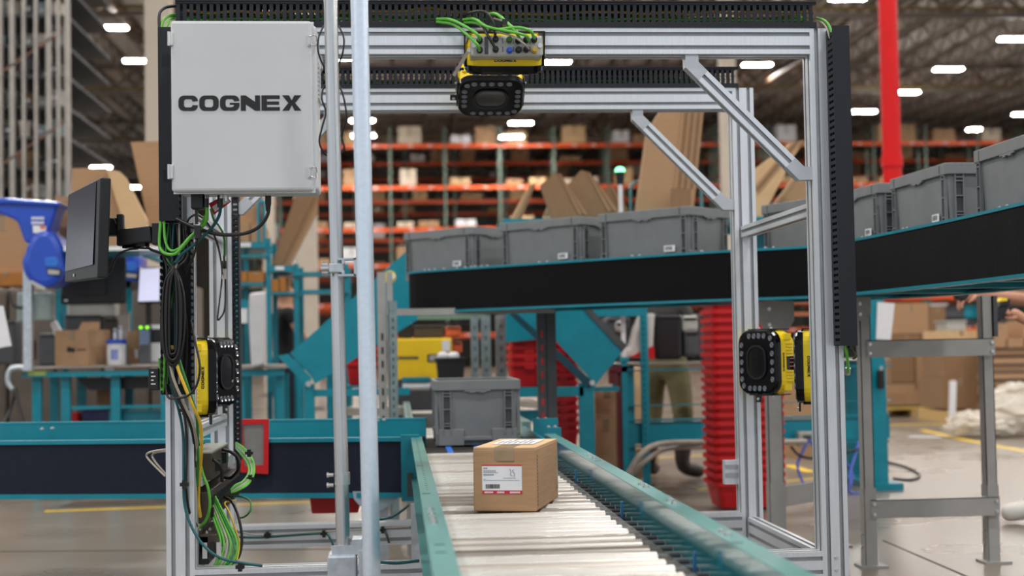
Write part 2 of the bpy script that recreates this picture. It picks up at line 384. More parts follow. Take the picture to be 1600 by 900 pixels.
lamps = [(172, 44, 54, 'uppermost strip lamp left of the beige column'), (218, 96, 50, 'strip lamp half hidden by the left beige column'), (130, 244, 32, 'strip lamp low beside the grey parts tower'),
 (158, 262, 34, 'strip lamp just above the folded carton left of the monitor'), (212, 293, 22, 'small strip lamp beside the leaning carton left of the black duct'),
 (535, 91, 46, 'strip lamp behind the grey and white posts, under the front beam'), (566, 189, 38, 'upper of the two strip lamps crossing behind the white post'), (568, 213, 38, 'lower of the two strip lamps crossing behind the white post'),
 (868, 97, 46, 'strip lamp right of the overhead yellow scanner'), (814, 193, 35, 'upper of the two strip lamps under the rear beam'), (799, 215, 33, 'lower of the two strip lamps just above the top rack beam'),
 (1183, 102, 40, 'strip lamp above the right corner brace'), (1350, 175, 38, 'strip lamp left of the red column'), (1416, 145, 33, 'strip lamp touching the right edge of the red column'),
 (1482, 109, 46, 'strip lamp right of the red column, second highest there'), (1585, 62, 64, 'strip lamp at the upper right corner of the roof'), (1522, 203, 19, 'short strip lamp low over the right racking'), (1601, 179, 34, 'strip lamp cut by the right edge of the view'), (1325, -1, 52, 'strip lamp cut by the top edge, left of the red column')]
for px, py, ln, lb in lamps:
    lz = 11.2 if py > 200 and px > 400 else LZ
    p = P(px, py, z=lz); L = 1.12 if ln > 26 else .62
    lamp(p.x, p.y, lz, L, 'white glowing '+lb)
LORD = ['first', 'second', 'third', 'fourth', 'fifth', 'sixth', 'seventh']
for r_, y in enumerate((-6, 3, 12, 21, 30, 39)):
    for c_, x in enumerate((-23, -14, -5, 4, 13, 22, 31)):
        lamp(x, y, 11.0, 1.2, f'white high-bay strip lamp overhead, {LORD[r_]} row from the camera, {LORD[c_]} from the left', LAMP_W, 'high-bay lamps over the work area')

# ============================================================ PALLET RACKING
LEV = [1.7, 3.25, 5.2, 7.0, 9.1, 11.2]
ROWN = ['nearest rack row', 'middle rack row', 'rear rack row']
BAYN = ['first', 'second', 'third', 'fourth', 'fifth', 'sixth', 'seventh', 'eighth', 'ninth', 'tenth', 'eleventh', 'twelfth', 'thirteenth', 'fourteenth', 'fifteenth']
LVN = ['lowest', 'second lowest', 'third', 'fourth', 'second highest', 'top']
bay = 86.2/FPX*71
for r, Y in enumerate((71, 78, 85.3)):
    x0 = P(436 if r == 0 else 395, 300, Y=Y).x; nb = 15 if r < 2 else 15
    t = thing('pallet_rack', 'long orange-beamed pallet rack, '+ROWN[r]+' of three across the hall', 'rack', (x0, Y, 0))
    pm = MB()
    for dy in (0, 1.1):
        pm.box(x0-.06, Y+dy, 0, x0+.06, Y+dy+.1, 12.1)
    for q in range(10): pm.bar((x0, Y+.05, .4+q*1.15), (x0, Y+1.15, .95+q*1.15), .05, .05)
    up0 = pm.build('upright_frame', RACKG, t)
    for i in range(1, nb+1):
        c = up0.copy(); COL.objects.link(c); c.parent = t; c.location.x = bay*i
    b0 = MB().box(x0+.06, Y-.05, -.17, x0+bay-.06, Y+.02, .03).build('load_beam', ORANGE, t)
    d0 = MB().box(x0+.06, Y+.02, -.06, x0+bay-.06, Y+1.1, -.02).build('deck', mat('rack_deck', (150, 108, 84), .7), t)
    g0 = MB().box(x0+.9, Y-.056, -.10, x0+1.15, Y-.05, -.03).box(x0+1.9, Y-.056, -.10, x0+2.1, Y-.05, -.03).build('beam_label', PAPER, b0)
    for i in range(nb):
        for z in LEV:
            if i == 0 and z == LEV[0]: bb, dd = b0, d0
            else:
                bb, dd = b0.copy(), d0.copy(); COL.objects.link(bb); COL.objects.link(dd); bb.parent = t; dd.parent = t
                if r == 0: gg = g0.copy(); COL.objects.link(gg); gg.parent = bb
            bb.location = (bay*i, 0, z); dd.location = (bay*i, 0, z)
    # loads
    meshes = {}
    for i in range(nb):
        for li, z in enumerate(LEV):
            if li < 1: continue
            if li == 1 and i < 10: continue
            n = 2 if r == 0 else random.choice([1, 2])
            if r == 2 and (li < 3 or random.random() < .35): continue
            xx = x0+.25+random.random()*.25
            for k in range(n):
                w = random.choice([.8, 1.0, 1.15]); h = random.choice([.25, .3, .35, .5, .8] if li < 5 else [.25, .4, .6, .85]); 
                if xx+w > x0+bay*1-.2: break
                cm = random.choice([CARD, CARD3, CARD3, CARD, mat('pale_shrink_wrap', (206, 190, 170), .35, 0, .1, 3), PAPER])
                cn = {'cardboard': 'tan', 'light_cardboard': 'straw coloured', 'dark_cardboard': 'brown', 'pale_shrink_wrap': 'cream shrink-wrapped', 'white_paper': 'white'}[cm.name]
                key = (w, h, cm.name)
                side = ['left', 'right'][k] if n > 1 else 'only'
                lab = f'{cn} load, {LVN[li]} beams, {ROWN[r]}, {BAYN[min(i,14)]} bay, {side} one'
                if key not in meshes:
                    mb = MB().box(0, 0, .12, w, .95, h+.1); mb.box(0, .02, .1, w, .93, .12, 1); mb.box(.03, 0, 0, .13, .95, .1, 1); mb.box(w/2-.05, 0, 0, w/2+.05, .95, .1, 1); mb.box(w-.13, 0, 0, w-.03, .95, .1, 1)
                    mb.box(w/2-.05, -.004, h*.6, w/2+.05, 0, h+.1, 2)
                    o = mb.build('pallet_load', [cm, WOOD, TAPE], base=(0, 0, 0)); meshes[key] = o
                else:
                    o = meshes[key].copy(); COL.objects.link(o)
                o.location = (bay*i+xx, Y+.1, z-.018); tag(o, lab, 'pallet load', 'pallet loads on the orange racking')
                xx += w+.15+random.random()*.3

# ============================================================ GREY PARTS TOWER (far left)
YT = 22
t = thing('shelving_tower', 'tall grey steel shelving tower of small parts at far left', 'shelving', (P(40, 300, Y=YT).x, YT, 0))
posts = []
for px, Y in ((-40, 22), (2, 21.9), (20, 22), (38, 21.9), (57, 21.9), (77, 22), (92, 21.9), (106, 22), (-20, 21.9)):
    x = P(px, 200, Y=Y).x; q_ = .036 if Y == 22 else .022
    MB().box(x-q_, Y-.045, 0, x+q_, Y+.045, 8.2).build('post', mat('worn_grey_steel', (158, 153, 147), .5, .4, .15, 5), t)
xa, xb = P(-60, 300, Y=YT).x, P(104, 300, Y=YT).x
zs = [.6+.47*i for i in range(16)]
for z in zs: MB().box(xa, YT+.1, z, xb, YT+3.4, z+.04).build('shelf', GREYD, t)
for z in zs[::3]: 
    MB().bar((xa, YT-.02, z+.1), (xb, YT-.02, z+1.2), .05, .03).build('stay', mat('rust_tinged_steel', (128, 92, 78), .6), t)
nsh = ['lowest']+['%s from the bottom' % o for o in BAYN[1:15]]+['topmost']
bins = {}
for zi, z in enumerate(zs):
    for k in range(6):
        x = xa+.1+k*(xb-xa-.2)/6; w = (xb-xa-.2)/6*random.choice([.75, .85, .9]); h = random.choice([.2, .26, .32]); Y = YT+.12+random.random()*.5
        cm = random.choice([GREYS, GREYD, GREYB, mat('pale_bin', (206, 194, 180), .5), CARD2, GREYD])
        mb = MB(); mb.hexa([(x+.02, Y+.02, z+.042), (x+w-.02, Y+.02, z+.042), (x+w-.02, Y+.5, z+.042), (x+.02, Y+.5, z+.042), (x, Y, z+.04+h), (x+w, Y, z+.04+h), (x+w, Y+.52, z+.04+h), (x, Y+.52, z+.04+h)])
        mb.box(x-.008, Y-.012, z+h, x+w+.008, Y+.53, z+.045+h); mb.box(x+w*.35, Y-.012, z+.04+h*.45, x+w*.65, Y+.01, z+.04+h*.65, 1)
        tag(mb.build('parts_bin', [cm, PAPER]), f'{["grey","pale"][cm.name=="pale_bin"] if cm is not CARD2 else "brown"} bin in the grey tower, {nsh[zi]} shelf, {BAYN[k]} from its left', 'bin', 'parts bins in the grey shelving tower')
# ============================================================ ALUMINIUM SCANNING FRAME
XL, XR, YF, YR, ZT, ZB, PW = -.7166, 1.4413, 4.5, 5.57, 2.114, .42, .086
fr = thing('scanning_frame', 'silver aluminium tunnel frame of slotted posts around the roller conveyor', 'frame', ((XL+XR)/2, 5.05, 0))
cxl, cxr = XL+PW/2, XR-PW/2
for y in (YF, YR):
    for cx in (cxl, cxr):
        extrusion('post', (cx, y+PW/2, .01), (cx, y+PW/2, ZT), PW, PW, 2, 2, fr, (1, 0, 0))
        MB().box(cx-.06, y-.02, 0, cx+.06, y+.11, .01).build('foot_plate', GREYD, fr)
    extrusion('crossbeam', (XL+PW, y+PW/2, ZT-PW/2+.002), (XR-PW, y+PW/2, ZT-PW/2+.002), PW, PW, 2, 2, fr, (0, 1, 0))
    extrusion('lower_beam', (XL+PW, y+PW/2, ZB-PW/2), (XR-PW, y+PW/2, ZB-PW/2), PW, PW, 2, 2, fr, (0, 1, 0))
for cx in (cxl, cxr):
    for z, h in ((1.535, .043), (.36, .086)) + (((.83, .043),) if cx < 0 else ()):
        extrusion('side_rail', (cx, YF+PW, z), (cx, YR, z), .043, h, 1, 1 if h < .05 else 2, fr, (1, 0, 0))
def brace(xa, za, xb, zb, y):      # from the beam (xa) to the post (xb)
    s = 1 if xb > xa else -1; w = .043; L = .035
    a0 = Vector((xa, y, za)); a1 = Vector((xa, y, za-L)); b1 = Vector((xb-s*L, y, zb)); b0 = Vector((xb, y, zb))
    t0, t1 = a1.lerp(b1, .10), a1.lerp(b1, .90)
    b = extrusion('corner_brace', t0, t1, w, w, 1, 1, fr, (0, 1, 0))
    mb = MB(); d = (b1-a1).normalized(); n = Vector((-d.z, 0, d.x))*w/2
    def path(p, q, r, dd):        # angled end bracket
        nq = Vector((dd[1], 0, -dd[0]))*w/2
        return p, q, r
    for p, q, r in ((a0, a1, t0), (b0, b1, t1)):
        e = (p-q).normalized(); m = Vector((-e.z, 0, e.x))*w/2; f = (q-r).normalized(); k = Vector((-f.z, 0, f.x))*w/2
        if m.dot(k) < 0: k = -k
        mid = (m.normalized()+k.normalized()).normalized()*w/2/ max(.5, (m.normalized()+k.normalized()).normalized().dot(m.normalized()))
        poly = [p+m, q+mid, r+k, r-k, q-mid, p-m]
        MB().prism([v-Vector((0, w*.52, 0)) for v in poly], (0, w*1.04, 0)).build('brace_end', mat('cast_aluminium', (190, 194, 200), .42, .5, .05, 20), b)

def bx(px, py, y): p = P(px, py, Y=y); return p.x, p.z
for y, top, bot in ((YF, (1082, 90), (1274, 270)), (YR, (997, 172), (1150, 319))):
    xa, _ = bx(*top, y); _, zb = bx(*bot, y)
    brace(xa, ZT-PW+.004, XR-PW, zb, y+.03)
    brace(XL+XR-xa, ZT-PW+.004, XL+PW, zb, y+.03)
scm = MB()
for cx in (cxl, cxr):
    for z in (.36, .40): screw(scm, (cx, YF+.0, z), (0, -1, 0))
scm.build('screws', ZINC, fr)

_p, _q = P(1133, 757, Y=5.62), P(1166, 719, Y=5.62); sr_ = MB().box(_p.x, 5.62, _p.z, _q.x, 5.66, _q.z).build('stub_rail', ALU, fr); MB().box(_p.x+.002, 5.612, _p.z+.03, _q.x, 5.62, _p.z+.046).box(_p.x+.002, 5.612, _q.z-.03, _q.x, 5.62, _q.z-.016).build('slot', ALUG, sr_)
# ---------------------------------------------------------------- wire ducts
def duct(label, o, a, s, h, L, wd, ht, pitch=.0207, lid=True, fing=.0118, gap_top=True, name='wire_duct', lid_ht=None):
    """slotted duct: o corner, a length dir, s width dir, h height dir"""
    o, a, s, h = Vector(o), Vector(a), Vector(s), Vector(h)
    M = Matrix(((a.x, s.x, h.x, o.x), (a.y, s.y, h.y, o.y), (a.z, s.z, h.z, o.z), (0, 0, 0, 1)))
    c = o+a*L/2; t = thing(name, label, 'wire duct', c); th = .003
    MB().box(0, 0, 0, L, wd, th, M=M).build('base', DUCT, t)
    for y in (0, wd-th):
        mb = MB().box(0, y, th, L, y+th, ht*.22, M=M); n = int(L/pitch)
        for k in range(n):
            x = k*pitch+.003
            mb.box(x, y, ht*.22, x+fing, y+th, ht*.92, M=M)
            mb.box(x-.003, y+.0002, ht*.55, x+fing+.003, y+th-.0002, ht*.60, M=M)
        if lid: mb.box(0, y, ht*.90, L, y+th, ht, M=M)
        mb.build('slotted_wall', DUCT, t)['kind'] = 'stuff'
    if lid: MB().box(0, -.003, ht, L, wd+.003, ht+.004, M=M).build('lid', DUCT, t)
    return t
pa, pb = P(274, 20, Y=YF), P(1275, 20, Y=YF)
HT = P(800, 4, Y=YF).z-ZT
duct('long black slotted wire duct lying on top of the front crossbeam', (pa.x, YF-.005, ZT+.001), (1, 0, 0), (0, 1, 0), (0, 0, 1), pb.x-pa.x, .08, HT)
ra, rb = P(440, 120, Y=YR), P(1153, 120, Y=YR)
duct('black slotted wire duct lying on top of the rear crossbeam', (ra.x, YR-.005, ZT+.001), (1, 0, 0), (0, 1, 0), (0, 0, 1), rb.x-ra.x, .075, P(800, 107, Y=YR).z-ZT)
# vertical ducts on the fronts of the front posts; lids face the camera
v0, v1 = P(1333, 540, Y=4.42), P(1303, 40, Y=4.42)
xr = P(1307, 250, Y=4.42).x
duct('black closed wire duct standing up the front right post', (xr, 4.498, v0.z), (0, 0, 1), (1, 0, 0), (0, -1, 0), v1.z-v0.z, .05, .074)
v0, v1 = P(250, 345, Y=4.42), P(250, 42, Y=4.42)
duct('black closed wire duct up the front left post beside the cabinet', (P(249, 200, Y=4.42).x, 4.496, v0.z), (0, 0, 1), (1, 0, 0), (0, -1, 0), v1.z-v0.z, .054, .072)
v0, v1 = P(250, 618, Y=4.42), P(250, 346, Y=4.42)
duct('open black slotted duct crammed with cables on the front left post', (P(249, 450, Y=4.42).x, 4.496, v0.z), (0, 0, 1), (1, 0, 0), (0, -1, 0), v1.z-v0.z, P(298, 450, Y=4.42).x-P(249, 450, Y=4.42).x, .072, lid=False)
v0, v1 = P(368, 720, Y=5.57), P(368, 300, Y=5.57)
duct('slim black slotted duct running down the rear left post', (XL+PW+.002, YR+.06, v0.z), (0, 0, 1), (0, -1, 0), (1, 0, 0), v1.z-v0.z, .055, .022)
# cables lying in the ducts
for k, (m, nm, dz, dy, ya) in enumerate(((CABLE_G, 'bright green', .018, .02, YF), (CABLE_GD, 'dark green', .03, .045, YF), (CABLE_G, 'bright green', .035, .06, YF), (CABLE_Y, 'yellow', .05, .03, YF), (CABLE_W, 'pale grey', .012, .065, YF), (CABLE_GD, 'dark green', .02, .03, YR), (CABLE_K, 'black', .02, .05, YR))):
    x0, x1 = (pa.x+.03, pb.x-.02) if ya == YF else (ra.x+.05, rb.x-.1); pts = []
    n = 26
    for i in range(n+1):
        pts.append((x0+(x1-x0)*i/n, ya+dy+random.uniform(-.01, .01)*.8, ZT+.012+dz*random.uniform(.75, 1.2)))
    lab = f'{nm} cable inside the {"front" if ya==YF else "rear"} beam duct, ' + ['lowest, next to its slots', 'in the middle of it', 'at its back', 'highest of the bundle', 'along the floor at its back', 'lying low', 'lying at its back'][k]
    tag(MB().tube(pts, .005, 5, res=2).build('cable', m), lab, 'cable')

# ---------------------------------------------------------------- control cabinet
YC = 4.22
a, b = P(268, 300, Y=YC), P(487, 32, Y=YC)
cb = thing('control_cabinet', 'pale grey wall cabinet with black block lettering on the front left post', 'cabinet', ((a.x+b.x)/2, 4.33, a.z))
MB().box(a.x+.006, YC+.03, a.z+.004, b.x+.012, YC+.20, b.z-.006).build('body', CAB, cb, .012, 3)
door = MB().box(a.x, YC, a.z, b.x, YC+.028, b.z).build('door', CAB, cb, .010, 3)
MB().box(a.x+.002, YC+.0275, a.z-.003, b.x+.004, YC+.034, b.z+.002).build('gasket_rim', ALU, cb)
for y0, y1 in ((50, 72), (257, 280)):
    p, q = P(263, y1, Y=YC), P(271, y0, Y=YC)
    h = MB().box(p.x, YC-.004, p.z, q.x, YC+.03, q.z).build('hinge', ZINC, cb, .003); MB().cyl((p.x+.002, YC-.004, p.z), (p.x+.002, YC-.004, q.z), .004, 8).build('hinge_pin', ZINC, h)
for y0, y1 in ((55, 72), (261, 278)):
    p, q = P(481, y1, Y=YC), P(493, y0, Y=YC)
    MB().box(p.x, YC-.006, p.z, p.x+.009, YC+.03, q.z).tube([(p.x+.004, YC-.008, p.z+.004), (q.x, YC+.0, p.z+.001), (q.x+.002, YC+.03, p.z+.012)], .0022, 6).tube([(p.x+.004, YC-.008, q.z-.004), (q.x, YC+.0, q.z-.001), (q.x+.002, YC+.03, q.z-.012)], .0022, 6).build('latch', STEEL, cb)
mb = MB()
for k in range(9):
    z = P(490, 90+k*7, Y=YC).z; mb.box(b.x+.011, YC+.06, z-.004, b.x+.017, YC+.17, z+.004)
mb.box(b.x+.0105, YC+.05, P(490, 152, Y=YC).z, b.x+.0135, YC+.18, P(490, 84, Y=YC).z).build('vent_louvre', CAB, cb)
p0, p1 = P(279, 173.5, Y=YC), P(471, 173.5, Y=YC); hh = P(300, 150, Y=YC).z-P(300, 174, Y=YC).z
mb = MB(); Mx = frame_matrix((p0.x, YC-.0003, p0.z), (1, 0, 0), (0, 0, 1))
st = (p1.x-p0.x)/hh/(6*1.28+5*.09)
block_text('COGNEX', Mx, hh, mb, .001, st); mb.build('lettering', INK, door)
for px in (309, 322, 345, 353, 419):
    p = P(px, 303, Y=4.30); MB().cyl((p.x, 4.30, a.z-.012), (p.x, 4.30, a.z+.006), .0085, 10).cyl((p.x, 4.30, a.z-.02), (p.x, 4.30, a.z-.012), .0065, 8).build('cable_gland', ZINC, cb)
# front-left brace of frame sits behind it; mounting strips to the post
MB().box(XL+.01, YC+.2, a.z+.05, XL+.4, YC+.212, a.z+.09).box(XL+.01, YC+.2, b.z-.1, XL+.4, YC+.212, b.z-.06).build('mounting_strip', GALV, cb)

# ---------------------------------------------------------------- scanners
def make_scanner(label):
    t = thing('barcode_scanner', label, 'scanner', (0, 0, 0)); w, h = .19, .25
    def loop(sc, y, dr=0): return [(x*sc, y, z*sc) for x, z in rrect(w, h, .05, 5)]
    fp = MB().ring([loop(.90, -.004), loop(.965, -.002), loop(1, .006), loop(1, .024)], sm=False).build('face_plate', BLKG, t)
    MB().ring([loop(.975, .024), loop(.975, .085), loop(.95, .098), loop(.90, .115), loop(.87, .122)]).build('housing', YEL, t)
    mb = MB()
    for s in (-1, 1):
        for k in range(13):
            z = -.072+k*.012; x0, x1 = sorted((s*.091, s*.0975)); mb.box(x0, .056, z-.0036, x1, .097, z+.0036)
        for zz in (-.098, .098): x0, x1 = sorted((s*.085, s*.0955)); mb.box(x0, .045, zz-.012, x1, .088, zz+.012)
        z0, z1 = sorted((s*.120, s*.1255))
        for k in range(9): x = -.05+k*.0125; mb.box(x-.004, .055, z0, x+.004, .09, z1)
    mb.build('cooling_fins', YEL, t, .0012, 1)
    mb = MB()
    L = [[(x*k, y, z*k) for x, z in rrect(.082, .118, .038, 6)] for k, y in ((1.14, -.003), (1.14, -.011), (1.0, -.011), (.96, -.005))]
    mb.ring(L, sm=False, c0=False, c1=False); mb.build('window_ring', mat('dark_ring', (34, 34, 38), .25, .3, 0), fp)
    MB().ring([[(x*.98, y, z*.98) for x, z in rrect(.082, .118, .038, 6)] for y in (-.004, -.006)]).build('lens_window', mat('lens_glass', (16, 14, 18), .05, 0, 0, coat=1), fp)
    pos = [(-.036+.024*k, .101) for k in range(4)] + [(-.036+.024*k, -.101) for k in range(4)] + [(sx*.074, -.066+.033*k) for sx in (-1, 1) for k in range(5)] + [(.066, .092), (-.066, -.092)]
    lm = mat('led_lens_clear', (128, 130, 138), .2, .35, 0)
    led = None
    for x, z in pos:
        if led is None:
            led = MB().ring([[(r*math.cos(q), y, 1.35*r*math.sin(q)) for q in [2*math.pi*i/10 for i in range(10)]] for r, y in ((.0085, -.001), (.008, -.008), (.0066, -.0085), (.004, -.005), (.0024, -.0065))], sm=False).build('led_lens', lm, fp); l = led
        else: l = led.copy(); COL.objects.link(l); l.parent = fp
        l.location = (x, 0, z)
    MB().box(-.045, .121, -.09, .045, .137, .09).build('rear_panel', CONGREY, t, .004)
    mb = MB()
    for k in range(5):
        for x in (-.02, .02): mb.cyl((x, .135, -.07+k*.035), (x, .147, -.07+k*.035), .009, 8)
    mb.build('connectors', BLK, t)
    br = MB().box(-.06, .018, .125, .06, .125, .129).box(-.06, .018, -.129, .06, .125, -.125).box(-.012, .0, -.155, .012, .006, -.127).box(-.06, .125, -.129, -.04, .129, .129)
    bo = br.build('bracket', BLK, t)
    mb = MB()
    for x in (-.03, .03):
        for s in (-1, 1): screw(mb, (x, .05, s*.129), (0, 0, s), .006, .005)
    screw(mb, (0, 0, -.142), (0, -1, 0), .006, .004); mb.build('screws', ZINC, bo)
    mb = MB(); H = .0088; wd = 8.13*H
    block_text('COGNEX', frame_matrix((-.0925, .037, -wd/2), (0, 0, 1), (0, 1, 0)), H, mb, .001)
    block_text('COGNEX', frame_matrix((.0925, .037, wd/2), (0, 0, -1), (0, 1, 0)), H, mb, .001)
    mb.build('lettering', INK, t)
    return t
sc0 = make_scanner('yellow scanner on the front left post with its lettered side towards the box')
sct = snap(sc0)
def orient(o, n, l, c, scale=1):
    n = Vector(n).normalized(); l = Vector(l); l = (l-n*l.dot(n)).normalized(); y = -n; x = y.cross(l)
    o.rotation_euler = Matrix(((x.x, y.x, l.x), (x.y, y.y, l.y), (x.z, y.z, l.z))).to_euler(); o.location = c; o.scale = (scale,)*3
def sc(label, n, l, c, s=1):
    o = copy_tree(sct, label); orient(o, n, l, c, s); return o
orient(sc0, (.96, .28, 0), (0, 0, 1), P(330, 589, Y=4.74))
sc('black-faced yellow scanner on the rear left post, half behind the other left one', (.90, -.43, .0), (0, 0, 1), P(352, 581, Y=5.42))
sc('black-faced yellow scanner on the rear right post in front of the red bins', (-.80, -.60, 0), (0, 0, 1), P(1184, 566, Y=5.42))
sc('yellow scanner seen edge-on behind the front right post', (-.94, .34, 0), (0, 0, 1), P(1247, 572, Y=4.78))
sc('overhead yellow scanner under the front beam, below the connector panel', (0, .32, -.95), (1, 0, 0), P(786, 109, Y=4.56), 1.0)
sc('overhead scanner on the rear beam with its black lens face tilted down at the conveyor', (0, -.60, -.80), (1, 0, 0), P(767, 153, Y=5.36))
# connector panel on the front beam
p0, p1 = P(736, 88, Y=4.40), P(848, 55, Y=4.40)
cp = thing('connector_panel', 'pale grey connector panel full of round plugs above the overhead yellow scanner', 'connector panel', ((p0.x+p1.x)/2, 4.45, p0.z))
MB().box(p0.x, 4.40, p0.z, p1.x, 4.495, p1.z).build('case', CONGREY, cp, .008, 3)
W_ = p1.x-p0.x; H_ = p1.z-p0.z
for k, (u, v, m) in enumerate(((.12, .72, 0), (.12, .27, 0), (.34, .78, 0), (.34, .30, 0), (.53, .75, 1), (.53, .25, 2), (.655, .72, 0), (.655, .28, 0), (.765, .76, 0), (.765, .30, 0), (.875, .76, 0), (.875, .25, 3))):
    x, z = p0.x+u*W_, p0.z+v*H_
    MB().cyl((x, 4.386, z), (x, 4.40, z), .0098, 12).cyl((x, 4.372, z), (x, 4.386, z), .0075, 10).build('socket', [BLK, mat('green_ring', (60, 120, 50), .4), BLUE, mat('brass', (190, 160, 70), .3, .8)][m], cp)
for u in (.04, .96): MB().cyl((p0.x+u*W_, 4.395, p0.z+.5*H_), (p0.x+u*W_, 4.40, p0.z+.5*H_), .008, 6).build('screw', ZINC, cp)
MB().box(p0.x+.19*W_, 4.398, p0.z+.1*H_, p0.x+.24*W_, 4.40, p0.z+.92*H_).build('terminal_strip', GREYD, cp)
mb = MB()
for u in (.44, .59, .70, .82):
    for v in (.2, .6): mb.box(p0.x+u*W_-.002, 4.3985, p0.z+v*H_, p0.x+u*W_+.002, 4.40, p0.z+(v+.25)*H_)
mb.build('printed_marks', INKG, cp)
# steel link bar hanging beside it
tag(MB().bar(P(733, 78, Y=4.42), P(709, 118, Y=4.5), .011, .004, (0, 1, 0)).cyl(P(733, 78, Y=4.415), P(733, 78, Y=4.43), .007, 8).build('link_bar', STEEL), 'short steel link bar left of the overhead yellow scanner', 'bar')
# cables to the panel
def gc(pts, m, r, label, cat='cable'): cable(pts, r*.84 if pts[0][2] < 6 else r, m, 'cable' if cat == 'cable' else 'wire_hoop', label, cat=cat)
gc([(683, 30, 4.49), (705, 31, 4.42), (730, 43, 4.36), (747, 55, 4.34), (749, 63, 4.37)], CABLE_G, .0062, 'upper green cable from the duct to the panel plug at its left end')
gc([(683, 34, 4.49), (708, 38, 4.42), (732, 56, 4.36), (746, 70, 4.34), (749, 79, 4.37)], CABLE_G, .0062, 'lower green cable from the duct to the panel plug at its left end')
gc([(724, 31, 4.49), (742, 30, 4.42), (762, 42, 4.36), (800, 50, 4.34), (822, 56, 4.34), (826, 64, 4.37)], CABLE_G, .006, 'green cable sweeping over the connector panel to its third plug column')
gc([(726, 35, 4.49), (745, 36, 4.42), (772, 46, 4.37), (806, 43, 4.34), (828, 48, 4.34), (835, 60, 4.37)], CABLE_G, .006, 'green cable arching to the rightmost plug of the connector panel')
gc([(764, 22, 4.49), (776, 22, 4.41), (793, 36, 4.36), (806, 50, 4.34), (813, 62, 4.37)], CABLE_G, .006, 'green cable dropping with a tie wrap onto the middle plugs of the panel')
gc([(724, 24, 4.49), (745, 18, 4.40), (760, 20, 4.37), (772, 38, 4.36), (774, 58, 4.37)], CABLE_K, .0055, 'black cable looping above the connector panel')
gc([(736, 27, 4.49), (752, 38, 4.41), (762, 55, 4.36), (773, 74, 4.36)], CABLE_K, .0055, 'black cable falling straight to the lower dark plug of the panel')
gc([(772, 29, 4.49), (788, 34, 4.40), (806, 46, 4.36), (812, 64, 4.36)], CABLE_W, .004, 'thin pale cable among the green ones over the panel')
gc([(740, 34, 4.49), (762, 46, 4.38), (800, 56, 4.35), (818, 68, 4.34), (826, 76, 4.37)], CABLE_W, .004, 'thin pale cable slanting across the face of the panel')
for p in ((768, 43), (789, 35)): 
    q = P(*p, Y=4.365); tag(MB().box(q.x-.008, 4.355, q.z-.009, q.x+.008, 4.385, q.z+.009).build('cable_tie', BLK), 'black tie wrap on the green cables, '+('nearer the connector panel' if p[0] == 768 else 'on the higher bend'), 'cable tie')

# ============================================================ ROLLER CONVEYOR
ZR, ZRAIL = .64, .71
RX0, RX1 = .105, .64
rc = thing('roller_conveyor', 'roller conveyor with sheen-paled teal side rails running under the frame', 'conveyor', (.37, 3.8, 0))
y0, y1 = 1.5, 6.2
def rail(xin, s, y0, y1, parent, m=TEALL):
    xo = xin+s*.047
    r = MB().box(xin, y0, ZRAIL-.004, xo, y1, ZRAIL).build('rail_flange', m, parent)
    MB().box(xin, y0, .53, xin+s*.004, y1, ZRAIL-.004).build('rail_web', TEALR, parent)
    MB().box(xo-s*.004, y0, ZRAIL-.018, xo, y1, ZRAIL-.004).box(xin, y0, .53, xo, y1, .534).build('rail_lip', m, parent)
    return r
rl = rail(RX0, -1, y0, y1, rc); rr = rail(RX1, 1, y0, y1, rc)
rol = None; yy = y0+.05; RP = .098
RM = mat('galvanised_roller', (242, 238, 232), .28, .5, .18, 9, stretch=(.2, 1, 1), bump=.04)
while yy < y1-.04:
    if rol is None:
        rol = MB().cyl((RX0+.012, yy, ZR-.024), (RX1-.075, yy, ZR-.024), .024, 20).build('roller', RM, rc)
        hub = MB().cyl((RX1-.075, yy, ZR-.024), (RX1-.052, yy, ZR-.024), .019, 10).cyl((RX1-.052, yy, ZR-.024), (RX1-.002, yy, ZR-.024), .006, 6).cyl((RX0+.002, yy, ZR-.024), (RX0+.012, yy, ZR-.024), .008, 6).build('hub', GREYD, rol); yb = yy
        worn = []
        for wn, wc, wr in (('scuffed_roller', (214, 208, 200), .38), ('dull_roller', (184, 178, 170), .3)):
            d_ = rol.data.copy(); d_.materials[0] = mat(wn, wc, wr, .85, .2, 9, stretch=(.2, 1, 1), bump=.05); worn.append(d_)
    else:
        c = rol.copy(); COL.objects.link(c); c.parent = rc; c.location.y = yy-yb; c.location.z = random.uniform(-.002, .0012)
        if random.random() < .45: c.data = worn[random.randrange(2)]
        h = hub.copy(); COL.objects.link(h); h.parent = c
    yy += RP
MB().box(RX1-.072, y0, ZR-.034, RX1-.046, y1, ZR-.009).build('drive_chain', mat('greased_chain', (44, 42, 38), .6, .4, .3, 60), rc)
MB().box(RX1-.05, y0, .535, RX1-.004, y1, .545).build('lower_channel', TEAL, rc)
def bolt(p, parent, n=(0, 0, 1), r=.0075): 
    mb = MB(); screw(mb, p, n, r, .006); return mb.build('bolt', ZINC, parent)
for px, py in ((672, 797), (674.5, 805), (676, 813), (677.5, 818), (921, 713), (928, 717), (1002, 758), (1009, 762), (1047, 783), (1054, 788), (1128, 832), (1137, 837)):
    p = P(px, py, z=ZRAIL); bolt((p.x, p.y, ZRAIL), rl if px < 700 else rr, r=.009)
mb = MB()
for px, py in ((656, 728), (666, 771), (687, 851), (689, 863), (934, 720), (1152, 848)):
    p = P(px, py, z=ZRAIL); mb.box(p.x-.011, p.y-.006, ZRAIL-.0005, p.x+.011, p.y+.006, ZRAIL+.0006)
mb.build('slot', mat('dark_teal_slot', (10, 74, 84), .6, 0, 0), rl)
mb = MB()
